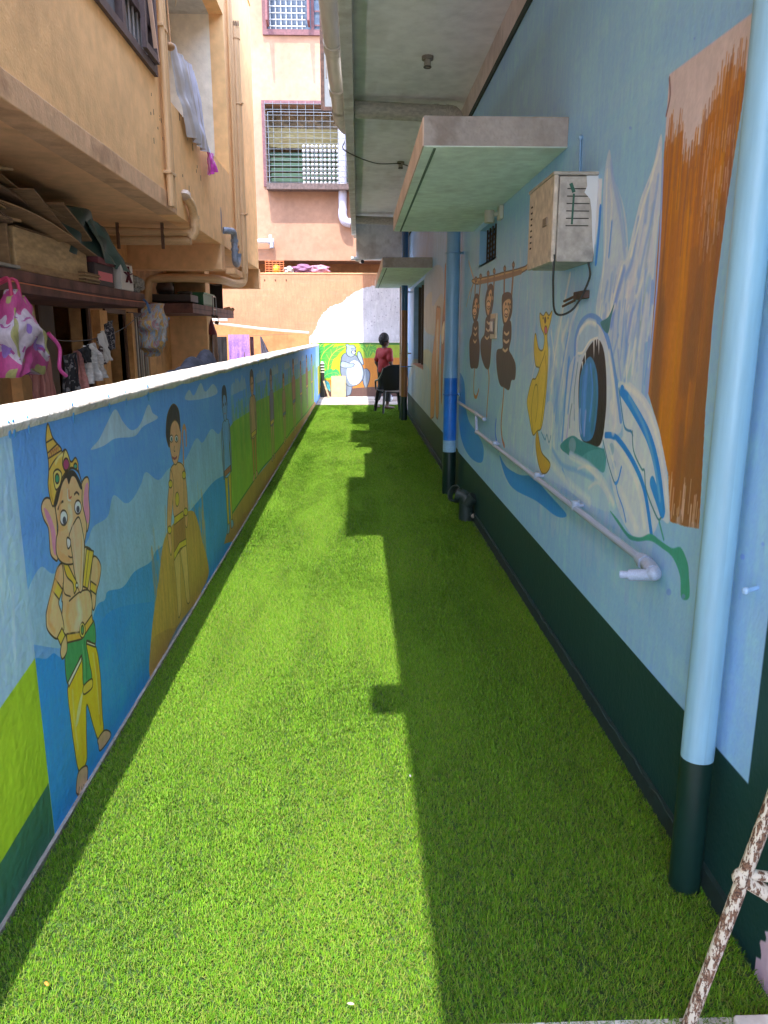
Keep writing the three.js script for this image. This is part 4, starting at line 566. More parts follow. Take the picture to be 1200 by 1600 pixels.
  for (const z of [-11.93, -12.6, -13.3, -13.97]) part('frame', boxB(1.08, 1.118, 1.05, 2.36, z - 0.03, z + 0.03), flat('#4a3a30', 0.6), w2);
  part('sill', boxR(0.985, 1.1, 1.03, 1.052, -14.02, -11.88, 0.005), plaster('#b09084', { seed: 34 }), w2);
  // rain spout at the roof edge nearer than the view
  part('rain_spout', [boxR(EDGE - 0.16, EDGE + 0.02, 3.62, 3.74, -1.73, -1.5, 0.005)], flat('#c2bcb2', 0.5), b);
  // brown casement standing open above the roof edge
  const cs = part('casement', [boxB(-0.385, -0.1, 3.95, 3.99, -9.24, -9.2), boxB(-0.385, -0.345, 3.99, 5.3, -9.24, -9.2), boxB(-0.14, -0.1, 3.99, 5.3, -9.24, -9.2), boxB(-0.345, -0.14, 5.26, 5.3, -9.24, -9.2)], grained('#5a4038', { amt: 0.3 }), b, 'brown casement standing open above the roof edge');
  part('pane', boxB(-0.345, -0.14, 3.99, 5.26, -9.226, -9.214), new THREE.MeshStandardMaterial({ color: '#8c8e90', roughness: 0.2 }), cs);
}
// white soil pipe along the outer roof edge
{
  const pvc = grained('#d3cec6', { amt: 0.12, rough: 0.45, n: 8 });
  const t = thing('roof_edge_pipe', 'white plastic drain pipe running along the outer roof edge', 'pipe');
  const pts = [V(-0.2, 3.93, -4.6), V(-0.19, 3.86, -6.4), V(-0.175, 3.8, -8.0), V(-0.17, 3.77, -8.5)];
  part('pipe', tube(pts, 0.07, 30, 14), pvc, t);
  for (const z of [-5.9, -6.9, -7.9]) { const y = 3.77 + (8.5 + z) * 0.041, x = -0.17 - (8.5 + z) * 0.0075; part('coupling', rod([x, y + 0.004, z + 0.09], [x, y - 0.004, z - 0.09], 0.08, 16), pvc, t); }
  part('elbow', tube([V(-0.17, 3.77, -8.45), V(-0.168, 3.75, -8.62), V(-0.13, 3.7, -8.72), V(-0.08, 3.66, -8.74)], 0.076, 16, 14), pvc, t);
  for (const z of [-5.2, -7.4]) part('bracket', [boxB(-0.26, -0.11, 3.9, 3.915, z - 0.01, z + 0.01), boxB(-0.262, -0.252, 3.74, 3.915, z - 0.01, z + 0.01)], flat('#8a8078', 0.5, 0.4), t);
}
// downpipes on the blue wall with the pipe that crosses under the roof
function downpipe(x, z, r, bands, label, cross) {
  const t = thing('drain_pipe', label, 'pipe', [x, 0, z], 0, 'drain pipes on the blue wall');
  for (const [y0, y1, c] of bands) part('pipe_length', rod([0, y0, 0], [0, y1, 0], r, 24), grained(c, { amt: 0.06, n: 10, rough: 0.35, bump: 0.0006 }), t);
  const c1 = bands[bands.length - 1][2];
  for (const y of bands.length > 2 ? [0.98, 2.3] : []) { const cl = part('clamp', new THREE.TorusGeometry(r + 0.004, 0.006, 6, 24).rotateX(Math.PI / 2).translate(0, y, 0), flat(y < 1.2 && bands.length > 2 ? '#2f6fc0' : c1, 0.4), t); part('stem', [rod([r, y, 0], [RX - x, y, -0.01], 0.009, 8), rod([r + 0.015, y - 0.012, 0.012], [r + 0.015, y + 0.012, 0.012], 0.012, 8)], flat('#7fa9d4', 0.4), cl); }
  if (cross) {
    const pvc = grained('#b9b2a6', { amt: 0.15, rough: 0.5 }), y = 3.5;
    part('cross_pipe', rod([-0.07, y, 0], [EDGE + 0.085 - x, y + 0.02, 0.05], r + 0.006, 18), pvc, t, 'grey pipe crossing under the roof');
    part('elbow', tube([[0, y - 0.17, 0], [0, y - 0.06, 0], [-0.03, y - 0.01, 0], [-0.1, y, 0]], r + 0.012, 14, 16), pvc, t);
    part('collar', rod([-0.16, y, 0], [-0.2, y, 0.002], r + 0.016, 18), pvc, t);
  }
  return t;
}
downpipe(0.94, -1.9, 0.044, [[-0.03, 0.4, '#14302a'], [0.4, 3.615, '#90bcfc']], 'thick pale blue drain pipe with dark green foot nearest the camera');
downpipe(0.905, -7.55, 0.066, [[-0.03, 0.415, '#132a24'], [0.415, 0.53, '#8db5de'], [0.53, 1.14, '#2673cc'], [1.14, 3.4, '#7fabd6']], 'drain pipe with a bright blue band beside the hanging monkeys', true);
downpipe(0.85, -14.3, 0.06, [[-0.03, 0.43, '#132a24'], [0.43, 1.98, '#8a5c30'], [1.98, 3.4, '#35648c']], 'far drain pipe painted brown with blue top beside the chair', true);
{
  const t = thing('conduit', 'thin beige conduit standing behind the brown drain pipe', 'conduit', [0.79, 0, -14.55]);
  part('tube', rod([0, 0.43, 0], [0, 2.41, 0], 0.012, 8), flat('#c8a890', 0.5), t); part('saddle', boxB(-0.02, 0.2, 1.2, 1.22, -0.012, 0.012), flat('#a58a78', 0.5), t); part('foot', rod([0, -0.03, 0], [0, 0.43, 0], 0.013, 8), flat('#17362e', 0.6), t);
}
// ---------------------------------------------------------------- peach building on the left
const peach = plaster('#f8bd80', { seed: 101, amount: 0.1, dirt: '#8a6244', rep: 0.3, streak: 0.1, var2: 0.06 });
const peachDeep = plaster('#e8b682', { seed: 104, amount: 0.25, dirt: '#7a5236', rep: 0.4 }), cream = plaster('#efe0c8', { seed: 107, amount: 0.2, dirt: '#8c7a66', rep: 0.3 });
const brownPaint = grained('#6a4238', { seed: 7, amt: 0.3, n: 10, rough: 0.75, rep: 0.7 }), frameBrown = grained('#54403c', { amt: 0.25, rough: 0.6 });
const FX = -1.9, FL = 2.78, LTOP = 7.3, LZ0 = 3.0, LZ1 = -15.5;
function clothQuad(A, B, C, D, { folds = 4, amp = 0.03, n = V(1, 0, 0), nu = 28, nv = 20, sag = 0, seed = 1 } = {}) {
  const pos = [], idx = [], uv = [];
  for (let j = 0; j <= nv; j++) for (let i = 0; i <= nu; i++) {
    const u = i / nu, v = j / nv, p = A.clone().lerp(B, u).lerp(D.clone().lerp(C, u), v);
    const d = amp * (0.35 + 0.65 * v) * (Math.sin(u * folds * 6.283 + seed + 0.8 * Math.sin(v * 3 + seed)) + 0.5 * Math.sin(u * folds * 11 + v * 2 + seed * 2)) + amp * (pnoise(u * 6, v * 6, 16, seed) - 0.5);
    p.addScaledVector(n, d); p.y -= sag * Math.sin(u * Math.PI) * (1 - v); pos.push(p.x, p.y, p.z); uv.push(u, v);
  }
  for (let j = 0; j < nv; j++) for (let i = 0; i < nu; i++) { const o = j * (nu + 1) + i; idx.push(o, o + nu + 1, o + 1, o + 1, o + nu + 1, o + nu + 2); }
  const g = new THREE.BufferGeometry(); g.setAttribute('position', new THREE.Float32BufferAttribute(pos, 3)); g.setAttribute('uv', new THREE.Float32BufferAttribute(uv, 2)); g.setIndex(idx); g.computeVertexNormals(); return g;
}
const fabric = (fn, rough = 0.95) => new THREE.MeshStandardMaterial({ map: dataTex(128, 128, fn, true), roughness: rough, side: THREE.DoubleSide });
const weave = (c, seed, amt = 0.15) => { const m = grained(c, { amt, rough: 0.95 }).clone(); m.side = THREE.DoubleSide; return m; };
{
  const b = thing('peach_building', 'peach apartment block with balcony, brown ledges and dark doorways', 'building');
  const winA = [-5.2, -8.0, 3.95, 5.3], bal = [-8.6, -12.35, 3.88, 6.02];
  part('wall', slab('left', FX, LZ0, LZ1, FL + 0.16, LTOP, 0.2, [winA, bal]), peach, b);
  part('edge_band', boxR(FX - 0.2, FX + 0.012, FL, FL + 0.162, -8.62, LZ0, 0.008), plaster('#d6a97e', { seed: 111, amount: 0.3, dirt: '#8a6244', rep: 0.6 }), b, 'paler rendered band along the overhang');
  part('edge_band', boxR(FX - 0.2, FX + 0.003, FL, FL + 0.162, LZ1, -8.625, 0.008), peach, b);
  part('floor_slab', boxB(-7, FX - 0.2, FL + 0.004, FL + 0.17, LZ1, LZ0), peachDeep, b);
  part('roof_slab', boxB(-7, FX + 0.02, LTOP, LTOP + 0.15, LZ1, LZ0), peachDeep, b);
  part('end_wall', [boxB(-7, FX - 0.001, FL + 0.162, LTOP, LZ1 - 0.001, LZ1 + 0.15)], peach, b);
  part('end_wall', [boxB(-7, FX - 0.002, FL + 0.163, LTOP, LZ0 - 0.15, LZ0 + 0.001)], peach, b);
  part('cross_beam', boxR(-3.4, FX + 0.004, 2.44, FL + 0.01, -11.6, -11.3, 0.01), peachDeep, b); part('cross_beam', boxR(-3.6, FX + 0.006, 2.42, FL + 0.01, LZ1 - 0.18, LZ1 + 0.02, 0.01), peachDeep, b);
  // balcony recess
  const bx = -3.1;
  const bc = part('balcony', [boxB(bx, bx + 0.05, 2.96, 6.2, -12.5, -8.45)], cream, b, 'recessed balcony with cream walls');
  part('balcony_side', boxB(bx, FX - 0.2, 2.96, 6.2, -12.5, -12.352), cream, bc); part('balcony_side', boxB(bx, FX - 0.2, 2.96, 6.2, -8.598, -8.45), cream, bc);
  part('balcony_ceiling', boxB(bx, FX - 0.2, 6.02, 6.18, -12.352, -8.598), plaster('#c9c6c0', { seed: 113, amount: 0.3 }), bc);
  part('hook', [rod([FX - 0.5, 6.02, -11.7], [FX - 0.52, 5.86, -11.66], 0.02, 6, 0.004)], flat('#d8c8b0', 0.6), bc);
  for (const [y, z] of [[4.75, -11.2], [4.76, -11.8], [5.25, -11.75], [4.5, -12.0]]) part('nail', new THREE.SphereGeometry(0.018, 6, 5).translate(FX - 0.3 - (12.3 + z), y, -12.351), flat('#5a4a40', 0.6), bc);
  // brown window
  const w = part('window', [boxB(FX - 0.1, FX + 0.035, 3.92, 3.99, -8.03, -5.17), boxB(FX - 0.1, FX + 0.035, 3.99, 5.3, -8.03, -7.95), boxB(FX - 0.1, FX + 0.035, 3.99, 5.3, -5.25, -5.17), boxB(FX - 0.1, FX + 0.035, 5.22, 5.3, -7.95, -5.25)], frameBrown, b, 'brown timber window in the peach wall');
  for (const z of [-6.15, -7.05]) part('mullion', boxB(FX - 0.09, FX + 0.02, 3.99, 5.22, z - 0.045, z + 0.045), frameBrown, w);
  part('rail', boxB(FX - 0.08, FX + 0.015, 4.3, 4.38, -7.95, -5.25), frameBrown, w);
  for (const [z0, z1] of [[-7.95, -7.095], [-7.005, -6.195], [-6.105, -5.25]]) for (const [y0, y1] of [[3.99, 4.3], [4.38, 5.22]]) part('pane', boxB(FX - 0.05, FX - 0.042, y0, y1, z0, z1), new THREE.MeshStandardMaterial({ color: '#7c8084', roughness: 0.18 }), w);
  for (let i = 0; i < 7; i++) part('bar', rod([FX - 0.02, 3.99, -7.85 + i * 0.13], [FX - 0.02, 4.3, -7.85 + i * 0.13], 0.012, 6), flat('#8c8480', 0.5, 0.3), w);
  part('casement', [boxB(FX + 0.035, FX + 0.075, 4.0, 4.06, -7.95, -7.5), boxB(FX + 0.035, FX + 0.075, 4.06, 5.2, -7.56, -7.5), boxB(FX + 0.035, FX + 0.075, 4.06, 5.2, -7.95, -7.89)], frameBrown, w);
  part('stick', [beam([FX + 0.06, 4.02, -7.93], [FX + 0.055, 4.62, -7.75], 0.035, 0.02)], flat('#d2a88a', 0.7), w);
  { const r = rng(88); for (let i = 0; i < 16; i++) { const z = -8.0 + rr(-0.5, 0.25, r), y = rr(3.3, 3.9, r), h = rr(0.01, 0.05, r); part('paint_chip', boxB(FX, FX + 0.0015, y, y + h, z, z + rr(0.008, 0.025, r)), flat('#7c5a44', 0.9), b); } for (let i = 0; i < 10; i++) { const z = -9.3 + rr(-0.8, 0.3, r), y = rr(3.1, 3.85, r); part('paint_chip', boxB(FX, FX + 0.0015, y, y + rr(0.02, 0.09, r), z, z + rr(0.008, 0.03, r)), flat('#6c5040', 0.9), b); } }
  part('room_back', boxB(FX - 1.4, FX - 1.35, FL + 0.17, LTOP, -8.44, LZ0 - 0.2), cream, b);
  // ground floor wall with openings
  const GX = -3.2, doors = [[-8.02, -9.42, -0.05, 1.86], [-10.1, -10.86, -0.05, 1.82], [-11.05, -12.1, 0.4, 1.8], [-5.2, -6.6, -0.05, 1.7]];
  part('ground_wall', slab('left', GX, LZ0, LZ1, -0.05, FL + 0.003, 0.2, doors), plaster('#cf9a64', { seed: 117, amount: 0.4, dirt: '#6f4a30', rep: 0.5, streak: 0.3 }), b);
  part('ground_end_wall', boxB(-7, GX - 0.001, -0.05, FL, LZ1, LZ1 + 0.15), peachDeep, b);
  part('near_wall', boxB(-3.2, -2.0, -0.05, FL, LZ0 - 0.16, LZ0 - 0.01), peachDeep, b);
  part('back_wall', boxB(-6.6, -6.5, -0.05, FL, LZ1 + 0.15, LZ0), cream, b); part('near_end_wall', boxB(-6.5, GX - 0.2, -0.05, FL, LZ0 - 0.2, LZ0 - 0.05), cream, b); part('back_wall', boxB(-7, -6.9, FL + 0.17, LTOP, LZ1 + 0.15, LZ0 - 0.16), cream, b); part('room_floor', boxB(-6.5, GX - 0.2, -0.045, -0.02, LZ1 + 0.15, LZ0 - 0.2), grained('#8c7460', { amt: 0.3 }), b);
  for (const [z0, z1, y0, y1] of doors.slice(0, 2)) { const d = part('doorway', [boxB(GX - 0.06, GX + 0.03, y0, y1 + 0.06, z0, z0 + 0.06), boxB(GX - 0.06, GX + 0.03, y0, y1 + 0.06, z1 - 0.06, z1), boxB(GX - 0.06, GX + 0.03, y1, y1 + 0.06, z1, z0)], flat('#6a4a38', 0.7), b, 'brown doorway frame'); part('leaf', boxB(GX - 0.17, GX - 0.13, y0, y1, (z0 + z1) / 2 - 0.05, z0), flat('#6f5444', 0.7), d); }
  { const z0 = -11.05, z1 = -12.1, gw = part('barred_window', boxB(GX - 0.05, GX + 0.025, 1.8, 1.86, z1, z0), flat('#5a3c30', 0.7), b, 'barred window below the ledge'); part('sill', boxB(GX - 0.05, GX + 0.025, 0.4, 0.46, z1, z0), flat('#5a3c30', 0.7), gw); for (let i = 0; i < 8; i++) part('bar', boxB(GX - 0.02, GX + 0.0, 0.46, 1.8, z0 - 0.1 - i * 0.125, z0 - 0.06 - i * 0.125), flat(i % 2 ? '#b9ada2' : '#8a7a70', 0.5), gw); }
  part('pier', boxR(-3.2, -2.56, -0.05, FL + 0.005, -13.9, -13.5, 0.012), peachDeep, b, 'peach pier between the ledges');
  for (const [z, w2] of [[-7.4, 0.3], [-9.75, 0.28], [-10.98, 0.12]]) part('pilaster', boxR(GX - 0.01, GX + 0.1, -0.05, 1.84, z - w2 / 2, z + w2 / 2, 0.008), plaster('#dca468', { seed: 119, amount: 0.3 }), b);
  // brown ledges
  const l1 = part('ledge', boxR(-3.2, -2.4, 1.84, 2.0, -9.05, -2.6, 0.008), brownPaint, b, 'long brown painted ledge loaded with cartons'); part('groove', boxB(-2.402, -2.396, 1.912, 1.92, -9.04, -2.6), flat('#3c2620', 0.8), l1);
  const l2 = part('ledge', boxR(-3.2, -2.4, 1.86, 2.0, -15.4, -11.62, 0.008), brownPaint, b, 'shorter brown ledge with crates'); part('groove', boxB(-2.402, -2.396, 1.925, 1.933, -15.39, -11.62), flat('#3c2620', 0.8), l2);
  for (let i = 0; i < 5; i++) part('mortar_crumb', new THREE.DodecahedronGeometry(0.03 + 0.01 * (i % 3)).translate(-2.48 + 0.02 * i, 2.02, -14.9 - 0.1 * i), flat('#b08a68', 0.9), b);
}
// ---------------------------------------------------------------- pipes on the peach building
const peachPipe = grained('#d8a878', { amt: 0.1, rough: 0.5 }), greyPipe = grained('#7d8694', { amt: 0.15, rough: 0.45 });
{
  let t = thing('waste_pipe', 'pair of thin peach pipes between window and balcony', 'pipe', [FX + 0.05, 0, -8.2]);
  part('pipe', rod([0, 2.8, 0], [0, 7.5, 0], 0.034, 12), peachPipe, t); part('pipe', rod([0.0, 2.8, -0.12], [0.0, 7.5, -0.12], 0.026, 12), peachPipe, t);
  part('cable', tube([[0.03, 7, 0.05], [0.04, 5.6, 0.0], [0.03, 4.9, -0.16], [0.035, 4.3, -0.22]], 0.008, 30, 6), flat('#b88a60', 0.6), t);
  for (const y of [3.1, 4.4, 5.6]) part('clip', boxR(-0.05, 0.03, y, y + 0.03, -0.16, 0.05, 0.005), peachPipe, t);
  part('junction', [new THREE.SphereGeometry(0.05, 8, 6).scale(1, 0.7, 1.4).translate(0.02, 4.32, -0.25)], flat('#a98058', 0.7), t);
  t = thing('elbow_pipe', 'short crooked peach pipe under the first overhang', 'pipe', [FX + 0.03, 0, -9.0]);
  part('pipe', tube([[0, 3.02, 0.02], [0.03, 2.96, -0.1], [0.03, 2.86, -0.22], [0.03, 2.7, -0.25], [-0.02, 2.62, -0.25]], 0.05, 24, 12), peachPipe, t); part('cap', rod([0, 3.01, 0.04], [0, 3.05, 0.01], 0.06, 12), flat('#c9b4a0', 0.6), t);
  for (const y of [2.74, 2.83]) part('collar', rod([0.03, y, -0.25], [0.03, y + 0.03, -0.25], 0.058, 12), peachPipe, t);
  t = thing('soffit_pipe', 'horizontal peach pipes slung under the overhang', 'pipe', [0, 0, 0]);
  part('pipe', rod([-3.3, 2.71, -9.25], [FX + 0.03, 2.68, -9.25], 0.04, 12), peachPipe, t); part('pipe', rod([-3.3, 2.6, -9.3], [FX + 0.0, 2.6, -9.3], 0.05, 12), peachPipe, t);
  for (const x of [-2.2, -2.7]) part('hanger', boxR(x - 0.015, x + 0.015, 2.5, 2.78, -9.24, -9.2, 0.004), flat('#6b4a36', 0.7), t);
  t = thing('soil_pipe', 'stout peach soil pipe with a vent cap beside the balcony', 'pipe', [FX + 0.075, 0, -12.95]);
  part('pipe', rod([0, 2.5, 0], [0, 5.9, 0], 0.068, 16), peachPipe, t); part('vent_cap', [rod([0, 5.9, 0], [0, 6.06, 0], 0.08, 16), rod([0, 6.06, 0], [0, 6.12, 0], 0.072, 16)], peachPipe, t);
  for (let i = 0; i < 5; i++) part('vent_slot', boxB(-0.06 + i * 0.03, -0.045 + i * 0.03, 6.06, 6.13, 0.06, 0.076), flat('#4a3a30', 0.8), t);
  for (const y of [3.4, 5.0]) part('clamp', [new THREE.TorusGeometry(0.072, 0.01, 6, 18).rotateX(Math.PI / 2).translate(0, y, 0), rod([0.07, y, 0.05], [0.1, y, 0.08], 0.016, 6)], peachPipe, t);
  part('second_pipe', rod([-0.02, 2.6, 0.24], [-0.02, 7.5, 0.24], 0.03, 10), peachPipe, t); part('third_pipe', rod([-0.03, 2.9, 0.38], [-0.03, 7.5, 0.38], 0.022, 10), peachPipe, t);
  part('run', tube([[0, 2.52, 0], [-0.02, 2.38, 0], [-0.12, 2.34, 0.3], [-0.3, 2.35, 1.2], [-1.0, 2.35, 1.25], [-1.2, 2.3, 1.25], [-1.24, 2.0, 1.25]], 0.06, 50, 12), peachPipe, t);
  part('slit', boxB(-0.08, -0.072, 4.35, 5.1, -0.75, -0.6), flat('#9a704c', 0.9), t);
  t = thing('trap_pipe', 'grey plastic trap pipe on the wall below the balcony', 'pipe', [FX + 0.07, 0, -11.5]);
  part('stain', [new THREE.SphereGeometry(1, 8, 12).scale(0.004, 0.17, 0.05).translate(-0.07, 3.12, 0.06)], flat('#8a7a78', 0.9), t, 'grey cement smear on the wall');
  part('pipe', tube([[-0.05, 2.98, 0.05], [0.02, 2.98, 0.02], [0.05, 2.99, -0.18], [0.05, 2.93, -0.26], [0.05, 2.78, -0.27], [0.05, 2.68, -0.27]], 0.045, 36, 12), greyPipe, t); part('bend', tube([[0.05, 2.7, -0.27], [0.05, 2.6, -0.3], [0.05, 2.57, -0.42], [0.05, 2.64, -0.52], [0.05, 2.7, -0.53]], 0.05, 24, 12), greyPipe, t);
  for (const [y, z] of [[2.86, -0.27], [2.74, -0.27], [2.69, -0.53]]) part('collar', rod([0.05, y, z], [0.05, y + 0.035, z], 0.056, 12), greyPipe, t);
  part('brick_rest', boxR(-0.06, 0.08, 2.4, 2.48, -0.75, -0.02, 0.008), peachDeep, t);
}
// ---------------------------------------------------------------- goods on the long ledge
const cardTex = (c, s) => grained(c, { seed: s, amt: 0.16, n: 6, rough: 0.92, rep: 1.5, stretch: 4 });
const cards = [cardTex('#a5825a', 1), cardTex('#8c6c4a', 2), cardTex('#b59468', 3), cardTex('#77593e', 4)];
{
  const sheets = [[-2.75, 2.36, -5.0, 0.75, 1.5, 0.03, -0.05], [-2.72, 2.41, -5.1, 0.7, 1.4, -0.04, 0.06], [-2.78, 2.46, -4.9, 0.7, 1.6, 0.05, -0.02], [-2.7, 2.5, -5.6, 0.66, 1.5, 0.1, 0.12], [-2.72, 2.55, -6.3, 0.6, 1.6, 0.16, -0.05], [-2.62, 2.4, -6.6, 0.6, 1.5, 0.2, 0.04], [-2.66, 2.62, -5.2, 0.62, 1.3, -0.12, 0.1], [-2.6, 2.33, -5.05, 0.62, 1.1, 0.0, 0.1], [-2.58, 2.385, -6.0, 0.5, 1.3, 0.12, -0.12], [-2.6, 2.47, -6.9, 0.5, 0.9, 0.26, 0.1], [-2.7, 2.58, -4.6, 0.7, 1.2, 0.02, -0.1]];
  const marks = ['lowest and widest', 'second from the bottom', 'middle grey-brown', 'slightly skewed', 'far tilted', 'far drooping', 'topmost raised', 'front lower', 'creased middle', 'farthest short', 'near upper'];
  sheets.forEach(([x, y, z, w, l, tilt, turn], i) => {
    const pts = [], N = 10, g = new THREE.BoxGeometry(w, i % 3 ? 0.009 : 0.016, l, 3, 1, 14), p = g.attributes.position; for (let k = 0; k < p.count; k++) p.setY(k, p.getY(k) + 0.03 * Math.sin(p.getZ(k) * 3 + i) + 0.015 * Math.sin(p.getX(k) * 7 + i * 2)); g.computeVertexNormals();
    const m = solo('cardboard_sheet', uvBox(g), cards[i % 4], marks[i] + ' flattened cardboard sheet in the stack on the brown ledge', 'cardboard', 'flattened cartons on the ledge'); m.position.set(x, y, z); m.rotation.set(-tilt, turn, 0.05 * Math.sin(i * 2));
  });
  let t = thing('carton', 'long plain cardboard carton standing at the front of the ledge', 'carton', [-2.56, 2.002, -6.55]);
  part('box', boxR(-0.13, 0.13, 0, 0.3, -0.75, 0.75, 0.012), cards[2], t); part('flap', boxB(-0.2, 0.13, 0.302, 0.308, -0.72, 0.7), cards[1], t); part('tape', boxB(0.131, 0.133, 0.0, 0.06, -0.74, 0.74), cards[0], t);
  t = thing('metal_tray', 'old open crate with a dark hollow at the near end of the ledge', 'crate', [-2.62, 2.002, -5.3]);
  part('base', boxR(-0.24, 0.24, 0, 0.025, -0.45, 0.36, 0.008), flat('#8c8478', 0.6), t); part('side', boxR(-0.2, 0.2, 0.025, 0.3, 0.3, 0.33, 0.008), cards[1], t); part('side', boxR(-0.2, 0.2, 0.025, 0.3, -0.4, -0.37, 0.008), cards[1], t); part('back', boxB(-0.2, -0.17, 0.025, 0.3, -0.37, 0.3), cards[1], t); part('lid', boxR(-0.22, 0.23, 0.301, 0.33, -0.42, 0.35, 0.008), cards[3], t);
  t = thing('tarpaulin', 'dark green tarpaulin bundle heaped at the far end of the cartons', 'tarpaulin', [-2.7, 2.42, -7.35]);
  { const g = new THREE.BoxGeometry(0.5, 0.34, 1.1, 10, 8, 20), p = g.attributes.position; for (let i = 0; i < p.count; i++) { const [x, y, z] = [p.getX(i), p.getY(i), p.getZ(i)]; p.setXYZ(i, x + 0.03 * Math.sin(z * 9 + y * 12), y + 0.025 * Math.sin(z * 7 + x * 9) + (y > 0 ? 0.05 * Math.sin(z * 2.6 + 1) : 0), z + 0.03 * Math.sin(y * 14 + x * 8)); } g.computeVertexNormals(); part('bundle', g, new THREE.MeshStandardMaterial({ color: '#33473f', roughness: 0.55 }), t);
    part('loose_corner', clothQuad(V(0.26, 0.2, 0.1), V(0.24, 0.14, -0.62), V(0.3, -0.24, -1.15), V(0.3, -0.2, -0.4), { folds: 1.2, amp: 0.03 }), new THREE.MeshStandardMaterial({ color: '#3d5850', roughness: 0.55, side: THREE.DoubleSide }), t); }
  t = thing('parcel', 'small dark parcel with a pink printed band on the ledge', 'parcel', [-2.5, 2.002, -7.75]);
  part('box', boxR(-0.1, 0.08, 0, 0.2, -0.28, 0.3, 0.01), flat('#3a2a2a', 0.7), t); part('print', boxB(0.081, 0.083, 0.05, 0.13, -0.22, 0.2), new THREE.MeshStandardMaterial({ map: dataTex(64, 16, (u, v) => (Math.abs(v - 0.5) < 0.3 && pnoise(u * 40, v * 3, 40, 4) > 0.5 ? [250, 190, 190] : [214, 106, 112]), true), roughness: 0.7 }), t); part('top_book', boxR(-0.12, 0.09, 0.201, 0.26, -0.3, 0.2, 0.008), flat('#7c3f44', 0.8), t);
  t = thing('printed_box', 'small white box with maroon flower print on the ledge', 'box', [-2.5, 2.002, -8.45]);
  part('box', boxR(-0.13, 0.1, 0, 0.26, -0.18, 0.24, 0.008), flat('#cfc6bc', 0.8), t); { const a = []; for (let i = 0; i < 5; i++) a.push(beam([0.102, 0.15, 0.03], [0.102, 0.15 + 0.09 * Math.sin(i * 1.257 + 0.3), 0.03 + 0.14 * Math.cos(i * 1.257 + 0.3)], 0.05, 0.004)); part('print', a, flat('#5c1e28', 0.8), t); } part('lid', boxR(-0.15, 0.09, 0.261, 0.285, -0.2, 0.25, 0.005), cards[1], t);
  t = thing('paper_bundle', 'crumpled grey paper bundle at the end of the long ledge', 'paper', [-2.5, 2.0, -8.86]);
  { const g = new THREE.IcosahedronGeometry(0.14, 3), p = g.attributes.position; for (let i = 0; i < p.count; i++) { const k = 1 + 0.3 * Math.sin(p.getX(i) * 60) * Math.sin(p.getZ(i) * 47 + p.getY(i) * 30); p.setXYZ(i, p.getX(i) * k, (p.getY(i) * k + 0.12) * 0.7, p.getZ(i) * k); } g.computeVertexNormals(); part('paper', uvBox(g), grained('#8a8378', { amt: 0.6, n: 30, rep: 6 }), t); }
  t = thing('newspaper_stack', 'thin stack of old newspapers beside the pink-banded parcel', 'newspapers', [-2.5, 2.002, -7.25]); for (let i = 0; i < 6; i++) part('sheet', boxB(-0.14 + 0.01 * (i % 3), 0.12 + 0.008 * ((i * 2) % 3), 0.004 + i * 0.014, 0.014 + i * 0.014, -0.2 + 0.012 * (i % 4), 0.22 - 0.01 * (i % 2)), cards[(i * 3) % 4], t);
  // far ledge: crates
  t = thing('plastic_crate', 'green plastic crate on the short ledge', 'crate', [-2.62, 2.002, -13.0]); part('bin', [boxR(-0.2, 0.2, 0, 0.02, -0.45, 0.45, 0.008), boxR(0.18, 0.2, 0.02, 0.2, -0.45, 0.45, 0.008), boxR(-0.2, -0.18, 0.02, 0.2, -0.45, 0.45, 0.008), boxR(-0.18, 0.18, 0.02, 0.2, 0.43, 0.45, 0.008), boxR(-0.18, 0.18, 0.02, 0.2, -0.45, -0.43, 0.008)], flat('#27603a', 0.5), t); part('rim', boxR(0.2, 0.215, 0.17, 0.2, -0.47, 0.47, 0.004), flat('#2f6c44', 0.5), t);
  t = thing('sheet_metal', 'large dark folded metal sheet standing on the short ledge', 'metal sheet', [-2.6, 2.002, -13.9]); part('sheet', [boxB(-0.5, -0.48, 0, 0.5, -0.9, 1.0), boxB(-0.5, 0.1, 0, 0.46, -0.92, -0.9)], flat('#332b28', 0.55, 0.3), t); part('flap', clothQuad(V(-0.48, 0.5, 1.0), V(-0.48, 0.5, -0.9), V(0.12, 0.42, -0.9), V(0.02, 0.38, 0.9), { folds: 1, amp: 0.01, n: V(0, 1, 0) }), new THREE.MeshStandardMaterial({ color: '#2d2624', roughness: 0.6, side: THREE.DoubleSide }), t);
  t = thing('metal_stool', 'small folding metal frame on the front of the short ledge', 'stool', [-2.37, 1.86, -13.2]); part('frame', [rod([0, 0, -0.14], [0, 0.3, -0.14], 0.008, 6), rod([0, 0, 0.14], [0, 0.3, 0.14], 0.008, 6), rod([0, 0.3, -0.14], [0, 0.3, 0.14], 0.008, 6), rod([0, 0.1, -0.14], [0, 0.1, 0.14], 0.008, 6)], flat('#8a8684', 0.35, 0.7), t); for (const z of [-0.14, 0.14]) part('peg', rod([-0.03, 0, z], [0.03, -0.03, z], 0.02, 8), flat('#4a3a34', 0.6), t);
